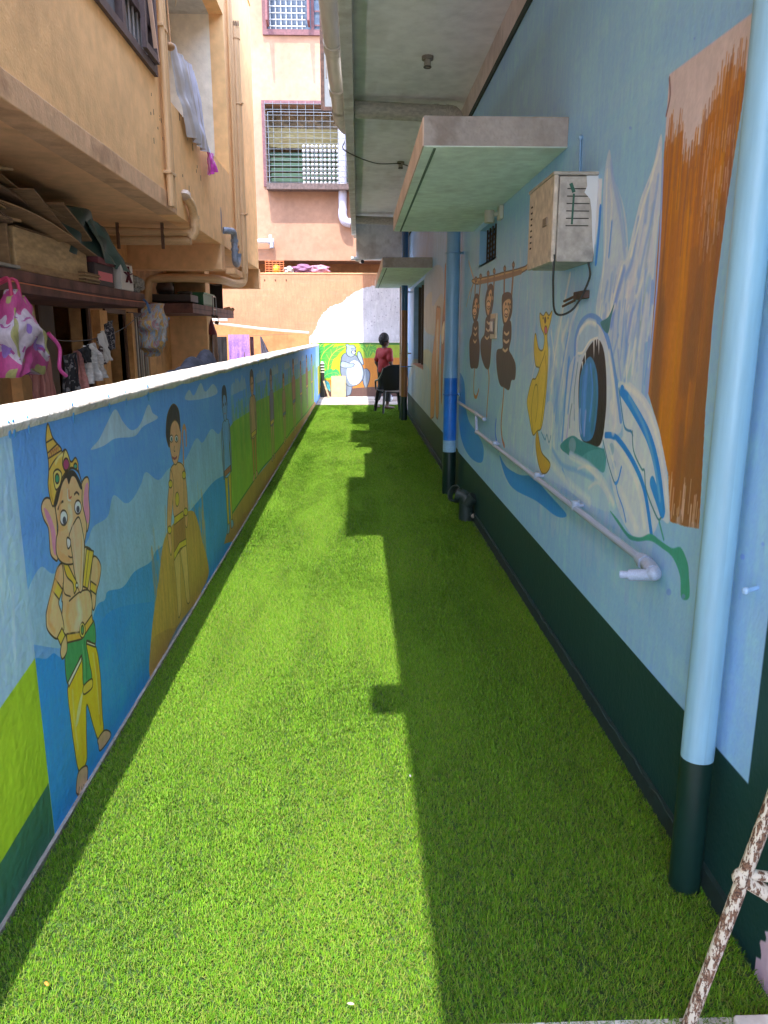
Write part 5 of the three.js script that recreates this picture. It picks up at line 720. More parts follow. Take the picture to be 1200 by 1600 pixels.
  t = thing('gas_stove', 'old dark two-ring stove on the near end of the short ledge', 'stove', [-2.75, 2.002, -12.05]); part('body', boxR(-0.3, 0.3, 0.02, 0.13, -0.25, 0.3, 0.015), flat('#3a2c26', 0.6), t); for (const x of [-0.14, 0.16]) part('burner', new THREE.TorusGeometry(0.08, 0.025, 8, 18).rotateX(Math.PI / 2).translate(x, 0.16, 0), flat('#4a443e', 0.5, 0.5), t); part('kettle', new THREE.LatheGeometry([[0.001, 0.16], [0.12, 0.16], [0.13, 0.24], [0.09, 0.33], [0.03, 0.36], [0.001, 0.37]].map((p) => new THREE.Vector2(...p)), 20).translate(-0.14, 0, 0.0), flat('#57493f', 0.5, 0.4), t);
}
// ---------------------------------------------------------------- washing lines, bags and laundry
{
  const pS = part, q = (px, py, X) => atX(px, py, X);
  let t;
  solo('clothes_line', tube([V(-2.33, 1.93, -4), V(-2.33, 1.9, -5.6), V(-2.33, 1.885, -7.4), V(-2.33, 1.9, -9.0)], 0.005, 40, 6), flat('#c46a3c', 0.6), 'thin orange clothes line strung along the long ledge', 'line');
  solo('washing_line', tube([V(-2.3, 1.6, -5.0), V(-2.3, 1.5, -6.4), V(-2.3, 1.58, -7.6), V(-2.32, 1.78, -8.6)], 0.004, 40, 6), flat('#4a4a4c', 0.6), 'grey washing line holding the small laundry', 'line');
  // pink printed bag
  const bagGeo = (sx, sy, sz, seed, top = 0.35) => { const g = new THREE.BoxGeometry(2, 2, 2, 14, 18, 18), p = g.attributes.position; for (let i = 0; i < p.count; i++) { let [x, y, z] = [p.getX(i), p.getY(i), p.getZ(i)]; const l = Math.max(Math.hypot(x, z), 1e-6), m = Math.max(Math.abs(x), Math.abs(z)), rnd = 0.45; x *= 1 - rnd + rnd * m / l; z *= 1 - rnd + rnd * m / l; const v = (y + 1) / 2, taper = v > 0.55 ? 1 - (1 - top) * Math.pow((v - 0.55) / 0.45, 0.8) : 0.82 + 0.18 * Math.min(1, v / 0.3), k = 1 + 0.1 * Math.sin(y * 5 + z * 3 + seed) + 0.07 * Math.sin(z * 7 + y * 9 + seed * 2) + 0.05 * Math.sin(z * 16 - y * 6 + seed); const n = pnoise(z * 4 + 9, y * 4 + 9, 32, 40 + seed) - 0.5; p.setXYZ(i, x * sx * taper * k + n * 0.04, y * sy + 0.05 * Math.sin(z * 4 + seed) * sy * 2, z * sz * taper * (0.95 + 0.1 * Math.sin(y * 6 + seed))); } g.computeVertexNormals(); return g; };
  t = thing('cloth_bag', 'large pink and white printed bag hanging from the orange line', 'bag', [-2.22, 1.56, -5.2]);
  part('sack', bagGeo(0.11, 0.25, 0.3, 1, 0.34), new THREE.MeshStandardMaterial({ map: dataTex(256, 256, (u, v) => { const n = fbm(u, v, 2, 201, 2), m = fbm(u, v, 3, 207, 2), s = Math.sin(v * 60 + n * 20); let c = n > 0.5 ? [170, 62, 116] : [176, 160, 164]; if (m > 0.68) c = [150, 144, 84]; else if (m < 0.22) c = [130, 96, 160]; if (n < 0.42 && n > 0.36 && s > 0.2) c = [150, 62, 120]; const k = 0.9 + 0.2 * fbm(u, v, 20, 205, 3); return c.map((q3) => q3 * k); }, true), roughness: 0.6 }), t);
  part('handle', tube([[0.02, 0.2, -0.07], [0, 0.34, -0.05], [-0.1, 0.3, 0], [0, 0.34, 0.05], [0.02, 0.2, 0.07]], 0.012, 24, 6), flat('#b83a5c', 0.6), t);
  part('strap', tube([[0.1, 0.0, -0.26], [0.12, -0.1, -0.38], [0.1, -0.24, -0.4], [0.12, -0.3, -0.46]], 0.014, 20, 6), flat('#d0508c', 0.5), t);
  t = thing('patterned_bag', 'faded blue floral bag hanging at the end of the long ledge', 'bag', [-2.25, 1.6, -8.75]);
  part('sack', bagGeo(0.1, 0.21, 0.36, 3, 0.9).rotateX(0.38), new THREE.MeshStandardMaterial({ map: dataTex(256, 256, (u, v) => { const n = fbm(u, v, 9, 211, 3), m = fbm(u, v, 7, 217, 3); let c = mix3([112, 132, 150], [160, 150, 136], n * 1.4 - 0.2); if (m > 0.6) c = [172, 132, 70]; else if (m < 0.36) c = [150, 110, 112]; return c.map((q2) => q2 * (0.85 + 0.3 * fbm(u, v, 40, 219, 2))); }, true), roughness: 0.8 }), t);
  part('tie', [tube([[0, 0.17, 0.1], [-0.02, 0.28, 0.12], [-0.06, 0.32, 0.1]], 0.012, 10, 6), tube([[0.04, 0.1, -0.34], [0.06, 0.13, -0.46], [0.02, 0.11, -0.52]], 0.016, 10, 6)], flat('#4c6a92', 0.7), t);
  const laundry = (name, label, A, B, C, D, mat, o, X = -2.28) => { const c = [A, B, C, D].map(([px, py]) => q(px, py, X)); return solo(name, clothQuad(...c, o), mat, label, 'laundry', 'laundry beside the peach building'); };
  laundry('striped_cloth', 'reddish striped cloth hanging below the pink bag', [45, 570], [75, 548], [90, 640], [52, 650], fabric((u, v) => (Math.sin(u * 60) > 0.5 ? [150, 92, 84] : [178, 118, 104])), { folds: 4, amp: 0.02, seed: 2 });
  laundry('dark_cloth', 'black patterned cloth hung on the grey washing line', [98, 556], [118, 550], [122, 620], [100, 625], fabric((u, v) => (fbm(u, v, 14, 5, 2) > 0.6 ? [120, 112, 108] : [38, 34, 34])), { folds: 3, amp: 0.02, seed: 3 });
  laundry('pink_towel', 'faded salmon towel on the grey washing line', [115, 549], [128, 545], [138, 615], [122, 620], weave('#b4766a', 5), { folds: 2, amp: 0.02, seed: 4 });
  laundry('white_shirt', 'off-white shirt drooping from the grey washing line', [135, 540], [150, 535], [168, 588], [138, 600], weave('#c9c0b6', 7), { folds: 3, amp: 0.035, seed: 5 });
  laundry('black_vest', 'small black vest over the white shirt', [122, 546], [140, 538], [143, 565], [132, 568], weave('#2a2726', 9), { folds: 2, amp: 0.02, seed: 6 }, -2.24);
  laundry('pale_blouse', 'pale blouse with dark edge higher on the washing line', [150, 528], [160, 516], [172, 560], [160, 570], fabric((u, v) => (u < 0.25 && fbm(u, v, 20, 6, 2) > 0.45 ? [84, 64, 60] : [206, 196, 184])), { folds: 3, amp: 0.03, seed: 7 });
  laundry('lace_scarf', 'black lacy scarf at the top of the washing line', [162, 508], [175, 500], [178, 545], [168, 548], fabric((u, v) => (fbm(u, v, 24, 8, 2) > 0.6 ? [130, 120, 116] : [40, 36, 38])), { folds: 2, amp: 0.02, seed: 8 });
  // navy cover draped just behind the wall
  { const m = solo('navy_cover', (() => { const N = 40, M = 14, pos = [], idx = [], r = 0; for (let i = 0; i <= N; i++) for (let j = 0; j <= M; j++) { const u = i / N, v = j / M, z = -5.4 - u * 3.3, yy = 1.18 + 0.23 * Math.pow(u, 1.6) * (u < 0.9 ? 1 : 1 - (u - 0.9) * 6) + 0.02 * Math.sin(u * 30); const a = v * Math.PI; pos.push(-1.62 + 0.16 * Math.cos(a) + 0.02 * Math.sin(u * 22 + v * 5), yy * 0.55 + yy * 0.45 * Math.sin(a) + 0.02 * Math.sin(u * 40 + v * 9) - (v === 0 || v === 1 ? 0.5 : 0), z); } for (let i = 0; i < N; i++) for (let j = 0; j < M; j++) { const o = i * (M + 1) + j; idx.push(o, o + 1, o + M + 1, o + 1, o + M + 2, o + M + 1); } const g = new THREE.BufferGeometry(); g.setAttribute('position', new THREE.Float32BufferAttribute(pos, 3)); g.setIndex(idx); g.computeVertexNormals(); return uvBox(g); })(), grained('#34343c', { amt: 0.3, rough: 0.9 }), 'dark navy cover heaped just behind the boundary wall', 'cover'); m.material.side = THREE.DoubleSide; }
  // balcony laundry
  solo('bed_sheet', clothQuad(q(266, 62, -1.84), q(304, 112, -1.84), q(326, 240, -1.8), q(298, 214, -1.82), { folds: 3.5, amp: 0.035, nu: 50, nv: 40, seed: 11 }), fabric((u, v) => { const s = Math.abs(Math.sin(u * 26)) > 0.93; const k = 1 + (fbm(u, v, 10, 12, 3) - 0.5) * 0.16; return (s ? [186, 178, 176] : u > 0.62 ? [206, 204, 220] : [196, 192, 198]).map((c) => c * k); }), 'long pale striped sheet blowing from the balcony rail', 'laundry', 'laundry beside the peach building');
  solo('magenta_cloth', clothQuad(q(323, 236, -1.82), q(333, 240, -1.82), q(338, 268, -1.8), q(324, 275, -1.82), { folds: 2.5, amp: 0.03, seed: 13 }), fabric((u, v) => (Math.sin(u * 30) > 0.4 ? [214, 150, 196] : [186, 62, 146])), 'small magenta cloth hanging below the pale sheet', 'laundry', 'laundry beside the peach building');
  // brown bag on the pier
  t = thing('jute_bag', 'brown flat bag hooked on the peach pier', 'bag', [-2.52, 1.55, -13.7]); part('sack', clothQuad(V(0.0, 0.16, 0.05), V(0, 0.02, -0.5), V(0.04, -0.55, -0.3), V(0.02, -0.5, 0.15), { folds: 1.5, amp: 0.02 }), weave('#6a4c38', 21), t); part('neck', new THREE.ConeGeometry(0.09, 0.3, 10).translate(0, 0.15, 0.02), flat('#6a2c30', 0.8), t); part('hook', rod([-0.03, 0.22, -0.5], [0.03, 0.2, -0.5], 0.03, 8), flat('#5a4638', 0.6), t);
  // sunlit laundry beyond the building
  const hang = (name, label, x0, x1, y0, y1, z, mat, seed) => solo(name, clothQuad(V(x0, y1, z), V(x1, y1, z), V(x1, y0, z), V(x0, y0, z), { folds: 3, amp: 0.02, n: V(0, 0, 1), seed }), mat, label, 'laundry', 'laundry beside the peach building');
  const A = (px, py) => atZ(px, py, -18.5); let a = A(328, 526), c = A(356, 565); hang('black_blanket', 'black blanket hung in the sun beyond the peach building', a.x, c.x, c.y - 0.2, a.y, -18.5, weave('#1f1c1d', 31), 21);
  a = A(357, 523); c = A(391, 565); hang('purple_towel', 'bright lilac towel hung in the sun beyond the peach building', a.x, c.x, c.y - 0.2, a.y, -18.48, weave('#a07abf', 33), 22);
  a = A(390, 526); c = A(397, 560); hang('maroon_cloth', 'narrow dark maroon cloth beside the lilac towel', a.x, c.x, c.y, a.y, -18.52, weave('#4a2834', 35), 23);
  a = A(406, 525); c = A(424, 552); solo('grey_shawl', clothQuad(V(a.x, a.y, -18.5), V(a.x + 0.04, a.y - 0.02, -18.5), V(c.x, c.y - 0.1, -18.5), V(a.x + 0.02, c.y - 0.1, -18.5), { folds: 2, amp: 0.02, n: V(0, 0, 1), seed: 24 }), weave('#57505c', 37), 'grey shawl pinned to a point beyond the lilac towel', 'laundry', 'laundry beside the peach building');
  const l0 = atZ(320, 525, -18.5), l1 = atZ(430, 524, -18.5); solo('drying_line', tube([V(l0.x - 0.5, l0.y + 0.03, -18.5), V((l0.x + l1.x) / 2, l0.y + 0.005, -18.5), V(l1.x + 0.4, l1.y + 0.03, -18.5)], 0.005, 20, 6), flat('#5c4a40', 0.6), 'thin line carrying the sunlit laundry beyond the building', 'line');
}
// ---------------------------------------------------------------- far buildings beyond the end wall
{
  const ZW = -20.05, canvas = (() => {   // peach wall, part of it whitewashed with a ragged edge
    const P = new Painting(1024, 512, -5, 3.4, 0, 3.03, (px, py) => { const p = atZ(px, py, ZW); return [p.x, p.y]; });
    P.g.fillStyle = '#b5805e'; P.g.fillRect(0, 0, P.w, P.h);
    P.brush(-5, 3.4, 0.5, 3, ['#be8668', '#b07858', '#b68264', '#c08c70'], 260, { len: [0.1, 0.5], wid: [0.03, 0.1], alpha: [0.1, 0.3], up: false, r: rng(301) });
    const e = [[478, 560], [482, 528], [494, 514], [498, 500], [502, 492], [512, 482], [522, 476], [534, 474], [540, 466], [552, 458], [566, 452], [585, 446], [640, 440], [700, 438], [700, 560]], r = rng(302), pts = [];
    for (let i = 0; i < e.length - 1; i++) for (let k = 0; k < 5; k++) pts.push([e[i][0] + (e[i + 1][0] - e[i][0]) * k / 5 + rr(-1.2, 1.2, r), e[i][1] + (e[i + 1][1] - e[i][1]) * k / 5 + rr(-1.2, 1.2, r)]);
    P.fill(pts, '#c2bcbe', { smooth: false });
    P.g.save(); P.trace(pts, true, false); P.g.clip(); P.brush(-1.4, 3.3, 1.3, 2.8, ['#b8b0b4', '#d8d2d0', '#a9a2a8', '#dcd6d4'], 320, { len: [0.05, 0.35], wid: [0.01, 0.05], alpha: [0.1, 0.35], r: rng(303) });
    for (let i = 0; i < 90; i++) P.oval(rr(560, 640, r), rr(446, 520, r), rr(0.3, 1.3, r), rr(0.3, 1.3, r), '#8a8288', { alpha: 0.6 }); P.g.restore();
    return P.finish(305, 0.06);
  })();
  const w = thing('neighbour_wall', 'tall peach wall with a ragged whitewashed patch behind the mural wall', 'wall');
  const g = slab('front', ZW, -5, 3.4, -0.05, 3.03, 0.2); uvRect(g, 'x', -5, 3.4, 0, 3.03); part('face', g, new THREE.MeshStandardMaterial({ map: canvas, roughness: 0.85, bumpMap: plasterBump, bumpScale: 0.004 }), w);
  part('top_course', boxR(-5, 3.4, 3.031, 3.06, ZW - 0.21, ZW + 0.01, 0.006), plaster('#d9a878', { seed: 131 }), w);
  for (const x of [-1.62, -1.35, -1.08]) part('drip_mark', new THREE.SphereGeometry(0.018, 6, 5).scale(1, 2, 0.3).translate(-0.6 + x * 1.0 - 0.1, 2.88, ZW), flat('#6a4a34', 0.9), w);
  // lower orange wall with whitewashed cap
  const lw = thing('low_wall', 'low orange wall with pale crumbling cap left of the whitewash', 'wall');
  const sh = new THREE.Shape([[-4.6, -0.05], [-1.22, -0.05], [-1.22, 1.56], [-2.4, 1.66], [-3.6, 1.8], [-4.6, 1.88]].map((p) => new THREE.Vector2(...p)));
  part('face', uvBox(new THREE.ExtrudeGeometry(sh, { depth: 0.18, bevelEnabled: false }).translate(0, 0, -19.75)), plaster('#b9804e', { seed: 133, amount: 0.2 }), lw);
  part('cap', tube([V(-4.6, 1.9, -19.66), V(-3.6, 1.82, -19.66), V(-2.4, 1.68, -19.66), V(-1.22, 1.58, -19.66)], 0.05, 40, 8), plaster('#b0a596', { seed: 134, amount: 0.3, bump: 0.01 }), lw, 'pale crumbling cap');
  for (let j = 0; j < 2; j++) for (let i = 0; i < 3; i++) part('brick', boxR(-3.86 + i * 0.22 + j * 0.08, -3.66 + i * 0.22 + j * 0.08, 1.88 + j * 0.1, 1.97 + j * 0.1, -19.72, -19.6, 0.01), plaster(i % 2 ? '#dcd4c8' : '#cfc5b8', { seed: 136 + i, amount: 0.3 }), lw);
  // tall building
  const ZF = -20.35, b = thing('far_building', 'tall peach building with barred windows closing the view', 'building');
  const w1 = [-2.22, 0.35, 5.17, 7.0], w2 = [-2.1, -0.35, 8.6, 10.4], peachFar = plaster('#a67e64', { seed: 141, amount: 0.12, dirt: '#a07a58', rep: 0.25, streak: 0.2, var2: 0.04 });
  part('wall', slab('front', ZF, -8.5, 4.5, 3.38, 15, 0.25, [w1, w2]), peachFar, b);
  part('overhang', boxB(-6.5, 4.5, 3.38, 3.58, ZF - 1.6, ZF - 0.251), peachFar, b); part('recess_wall', boxB(-6.5, 4.5, -0.05, 3.38, ZF - 1.1, ZF - 1.0), plaster('#b98458', { seed: 143 }), b);
  part('roof', boxB(-8.5, 4.5, 15, 15.2, ZF - 3, ZF + 0.05), peachFar, b);
  const mauve = grained('#6e4648', { amt: 0.15, rough: 0.7 }), steel = flat('#74787a', 0.5, 0.3);
  // lower window: frame, box grille, green shutter, stored trays
  const fw = part('window', [boxB(w1[0] - 0.07, w1[1] + 0.07, w1[3], w1[3] + 0.07, ZF - 0.05, ZF + 0.03), boxB(w1[0] - 0.07, w1[0], w1[2] - 0.05, w1[3], ZF - 0.05, ZF + 0.03), boxB(w1[1], w1[1] + 0.07, w1[2] - 0.05, w1[3], ZF - 0.05, ZF + 0.03)], mauve, b, 'wide window behind a steel box grille');
  part('sill', boxR(w1[0] + 0.02, w1[1] + 0.05, w1[2] - 0.16, w1[2] - 0.02, ZF, ZF + 0.3, 0.01), grained('#5c4a44', { amt: 0.5, n: 30 }), fw, 'dark grimy sill');
  for (let i = 0; i < 13; i++) part('grille_bar', boxB(w1[0] + 0.03 + i * 0.195, w1[0] + 0.038 + i * 0.195, w1[2] - 0.02, w1[3] - 0.02, ZF + 0.27, ZF + 0.282), steel, fw);
  for (let i = 0; i < 15; i++) part('grille_bar', boxB(w1[0] + 0.03, w1[1], w1[2] + 0.0 + i * 0.125, w1[2] + 0.008 + i * 0.125, ZF + 0.283, ZF + 0.293), steel, fw);
  part('room', [boxB(w1[0] - 0.06, w1[0] - 0.002, w1[2] - 0.1, w1[3] + 0.1, ZF - 0.7, ZF - 0.252), boxB(w1[1] + 0.002, w1[1] + 0.06, w1[2] - 0.1, w1[3] + 0.1, ZF - 0.7, ZF - 0.252), boxB(w1[0] - 0.002, w1[1] + 0.002, w1[3] + 0.002, w1[3] + 0.1, ZF - 0.7, ZF - 0.252), boxB(w1[0] - 0.002, w1[1] + 0.002, w1[2] - 0.1, w1[2] - 0.002, ZF - 0.7, ZF - 0.252)], plaster('#8f7660', { seed: 151 }), fw);
  part('shutter_back', boxB(w1[0], w1[1], w1[2], w1[3], ZF - 0.72, ZF - 0.7), grained('#7c6a4e', { amt: 0.3, n: 8 }), fw);
  for (let i = 0; i < 7; i++) part('green_slat', boxR(w1[0] + 0.05, w1[1] - 0.02, w1[2] + 0.02 + i * 0.12, w1[2] + 0.1 + i * 0.12, ZF - 0.45, ZF - 0.4, 0.01), flat('#34533c', 0.6), fw);
  part('curtain', clothQuad(V(w1[0] + 0.05, 6.55, ZF - 0.36), V(w1[1], 6.5, ZF - 0.36), V(w1[1], 6.05, ZF - 0.36), V(w1[0] + 0.05, 6.1, ZF - 0.36), { folds: 5, amp: 0.03, n: V(0, 0, 1) }), weave('#8a7c52', 51), fw);
  { const trays = []; for (let r = 0; r < 9; r++) for (let c = 0; c < 9; c++) trays.push(new THREE.SphereGeometry(0.045, 6, 4).translate(w1[0] + 0.92 + c * 0.105, w1[2] + 0.06 + r * 0.105, ZF - 0.1)); part('egg_trays', trays, flat('#b3b0ac', 0.8), fw, 'grey egg trays stacked behind the grille').userData.kind = 'stuff'; }
  // upper window with white lattice and open shutter
  const uw = part('window', [boxB(w2[0] - 0.1, w2[1] + 0.1, w2[2] - 0.12, w2[2], ZF - 0.05, ZF + 0.06), boxB(w2[0] - 0.1, w2[0], w2[2], w2[3], ZF - 0.05, ZF + 0.05), boxB(w2[1], w2[1] + 0.1, w2[2], w2[3], ZF - 0.05, ZF + 0.05)], mauve, b, 'upper window with white lattice and mauve frame');
  for (let i = 0; i < 7; i++) part('lattice_bar', boxB(w2[0] + 0.08 + i * 0.125, w2[0] + 0.1 + i * 0.125, w2[2], w2[3], ZF + 0.01, ZF + 0.03), flat('#b4b2ae', 0.5), uw);
  for (let i = 0; i < 12; i++) part('lattice_bar', boxB(w2[0] + 0.04, w2[0] + 0.92, w2[2] + 0.06 + i * 0.14, w2[2] + 0.08 + i * 0.14, ZF + 0.031, ZF + 0.049), flat('#b4b2ae', 0.5), uw);
  for (const x of [w2[0] + 0.02, w2[0] + 0.98]) part('shutter', boxR(x, x + 0.05, w2[2] + 0.04, w2[3], ZF + 0.06, ZF + 0.48, 0.01), grained('#7a4a48', { amt: 0.2 }), uw, 'open mauve shutter');
  part('pane', boxB(w2[0], w2[1], w2[2], w2[3], ZF - 0.16, ZF - 0.15), new THREE.MeshStandardMaterial({ color: '#4c5868', roughness: 0.2 }), uw); part('mullion', boxB(w2[0] + 1.05, w2[0] + 1.12, w2[2], w2[3], ZF - 0.05, ZF + 0.03), mauve, uw);
  for (let i = 0; i < 5; i++) part('rail', boxB(w2[0] + 1.12, w2[1], w2[2] + 0.12 + i * 0.3, w2[2] + 0.15 + i * 0.3, ZF - 0.1, ZF - 0.07), mauve, uw);
  // pipes on the far facade
  const lil = grained('#b9b6c4', { amt: 0.08, rough: 0.4 });
  let t = thing('far_downpipe', 'lilac grey downpipe on the far facade beside the roof edge', 'pipe', [-0.35, 0, ZF + 0.1]);
  part('pipe', rod([0, 4.5, 0], [0, 13, 0], 0.1, 16), lil, t); part('elbow', tube([[0, 4.6, 0], [0, 4.42, 0], [0.06, 4.3, 0], [0.2, 4.26, 0]], 0.11, 20, 14), lil, t); part('collar', rod([0, 5.1, 0], [0, 5.18, 0], 0.115, 16), lil, t);
  t = thing('outlet_pipe', 'short white outlet pipe sticking from the far facade', 'pipe', [-2.28, 3.82, ZF + 0.12]);
  part('pipe', rod([-0.45, 0, 0], [0.1, 0.01, 0], 0.05, 12), flat('#d2d4d6', 0.4), t); part('riser', rod([0.12, -0.02, 0], [0.12, 0.16, 0], 0.04, 12), flat('#d8c8b8', 0.5), t); part('tee', rod([0.06, 0, 0], [0.2, 0, 0], 0.07, 12), flat('#b8bcc4', 0.4), t); part('drop', rod([0.15, 0, 0.02], [0.15, -0.16, 0.05], 0.05, 12), flat('#8a8c96', 0.5), t);
  // goods left in the gap on the tall wall
  t = thing('wire_basket', 'orange wire basket with a yellow ball on the tall wall', 'basket', [-2.05, 3.06, -20.12]); { const a = []; for (let i = 0; i <= 5; i++) { a.push(rod([-0.24 + i * 0.09, 0, 0.05], [-0.24 + i * 0.09, 0.28, 0.05], 0.008, 5)); a.push(rod([-0.24, i * 0.055, 0.052], [0.22, i * 0.055, 0.052], 0.008, 5)); } part('wires', a, flat('#d8703a', 0.5), t); } part('ball', new THREE.SphereGeometry(0.1, 14, 10).translate(0.02, 0.1, -0.03), flat('#d8c030', 0.5), t);
  const lump = (name, label, x, w0, h0, c, s) => { const g2 = new THREE.IcosahedronGeometry(1, 4), p = g2.attributes.position; for (let i = 0; i < p.count; i++) { const k = 1 + 0.22 * Math.sin(p.getX(i) * 5 + s) * Math.cos(p.getY(i) * 6 + s) + 0.1 * Math.sin(p.getZ(i) * 13 + s); p.setXYZ(i, p.getX(i) * w0 * k, Math.max(-0.9, p.getY(i)) * h0 * k + h0 * 0.9, p.getZ(i) * 0.1 * k); } g2.computeVertexNormals(); const m = solo(name, uvBox(g2), grained(c, { amt: 0.25, seed: s }), label, 'bundle', 'bundles on the tall wall'); m.position.set(x, 3.06, -20.14); };
  lump('cloth_bundle', 'mauve cloth bundle beside the orange basket', -1.35, 0.3, 0.11, '#7a4a66', 2); lump('cloth_bundle', 'white cloth bundle touching the orange basket', -1.72, 0.14, 0.08, '#b8b0b0', 4); lump('cloth_bundle', 'pink rolled bundle at the right of the row', -0.98, 0.28, 0.1, '#b0788a', 6);
}
// ---------------------------------------------------------------- meter box with its cable
{
  const grey = grained('#aba398', { amt: 0.16, n: 8, rough: 0.5, metal: 0.15, rep: 3 }), door = grained('#c2b4a2', { amt: 0.18, n: 8, rough: 0.55, rep: 3 });
  const t = thing('meter_box', 'old grey metal meter box with louvres on the blue wall', 'meter box', [1.0, 1.85, -3.36]);
  part('body', boxR(-0.162, -0.001, 0, 0.34, -0.46, 0, 0.006), grey, t); part('door', boxR(-0.185, -0.164, 0.0, 0.345, -0.462, 0.002, 0.006), door, t, 'pale dented door'); part('lid', boxR(-0.19, 0.0, 0.342, 0.356, -0.466, 0.006, 0.004), grey, t);
  for (let i = 0; i < 6; i++) { const y = 0.155 + i * 0.029; const g = new THREE.CylinderGeometry(0.011, 0.011, 0.095, 10, 1, false, 0, Math.PI).rotateZ(Math.PI / 2).scale(1, 1, 0.8).rotateX(-Math.PI / 2 - 0.2); g.translate(-0.08, y, 0.0); part('louvre', g, grey, t); part('louvre_slot', boxB(-0.128, -0.032, y - 0.0125, y - 0.009, 0.0, 0.0015), flat('#2c2822', 0.9), t); }
  for (let i = 0; i < 8; i++) part('vent_slot', boxB(-0.1872, -0.185, 0.09 + i * 0.026, 0.097 + i * 0.026, -0.41, -0.385), flat('#2c2622', 0.9), t);
  part('latch', [boxR(-0.192, -0.186, 0.155, 0.19, -0.15, -0.08, 0.003)], flat('#857868', 0.6, 0.3), t);
  part('paint_smear', [beam([-0.115, 0.31, 0.0012], [-0.1, 0.275, 0.0012], 0.014, 0.002), beam([-0.1, 0.27, 0.0012], [-0.102, 0.15, 0.0012], 0.008, 0.002)], flat('#2c5a48', 0.6), t, 'green paint smear');
  { const sh = new THREE.Shape([[-0.05, 0.34], [0, 0.34], [0, 0.02], [-0.012, 0.1], [-0.02, 0.2], [-0.03, 0.25], [-0.055, 0.275], [-0.045, 0.3]].map((p) => new THREE.Vector2(...p))); part('white_patch', uvBox(new THREE.ExtrudeGeometry(sh, { depth: 0.0015, bevelEnabled: false }).translate(-0.001, 0, 0.0005)), flat('#cfd3d6', 0.6), t, 'torn white paint patch'); }
  solo('hanging_cable', tube([V(0.83, 1.88, -3.36), V(0.835, 1.75, -3.37), V(0.86, 1.64, -3.4), V(0.93, 1.66, -3.38), V(0.985, 1.78, -3.36), V(0.98, 1.855, -3.37)], 0.0045, 50, 8), flat('#1f2422', 0.5), 'thin black cable looping below the meter box', 'cable');
  const s = thing('wall_bracket', 'rusty iron bracket stub below the meter box', 'bracket', [1.0, 1.715, -3.55]); part('plate', boxR(-0.028, 0, -0.012, 0.022, 0.0, 0.16, 0.004), grained('#4a3830', { amt: 0.4, n: 20 }), s); part('rod', [rod([-0.02, 0.004, 0.0], [-0.03, -0.012, -0.14], 0.006, 8), rod([-0.02, -0.014, 0.0], [-0.03, -0.034, -0.16], 0.006, 8)], grained('#5c4438', { amt: 0.4 }), s);
  const c = thing('wire_conduit', 'thin blue conduit rising from the meter box', 'conduit', [0.992, 2.2, -3.62]); part('tube', rod([0, 0, 0], [0, 0.2, -0.02], 0.006, 8), flat('#7aa4c8', 0.5), c); part('cap', new THREE.SphereGeometry(0.012, 8, 6).translate(0, 0.2, -0.02), flat('#8ab0d0', 0.5), c);
  const sw = thing('socket_plate', 'small switch plate between the painted monkeys', 'socket', [1.0, 1.61, -5.7]); part('plate', boxR(-0.018, 0, -0.09, 0.09, -0.11, 0.11, 0.006), flat('#c9b9a4', 0.5), sw); part('insert', boxR(-0.024, -0.018, -0.055, 0.055, -0.075, 0.075, 0.004), flat('#77706c', 0.5), sw); for (const z of [-0.035, 0.03]) part('rocker', boxR(-0.031, -0.024, -0.035, 0.035, z - 0.025, z + 0.025, 0.003), flat('#bdb4ae', 0.4), sw); part('lower_label', boxB(-0.0255, -0.024, -0.052, -0.043, -0.06, 0.06), flat('#403a38', 0.6), sw);
  const lh = thing('lamp_holder', 'white outdoor lamp holder under the mint canopy', 'lamp holder', [1.0, 2.36, -5.55]); part('base', boxR(-0.03, 0, -0.04, 0.05, -0.05, 0.05, 0.008), flat('#cfcfc4', 0.5), lh); part('arm', [rod([-0.03, 0.0, 0], [-0.1, -0.01, 0.0], 0.016, 10)], flat('#c2c2b6', 0.5), lh); part('cup', rod([-0.09, 0.02, 0], [-0.09, -0.06, 0], 0.035, 12), flat('#b5b0a2', 0.5), lh);
}
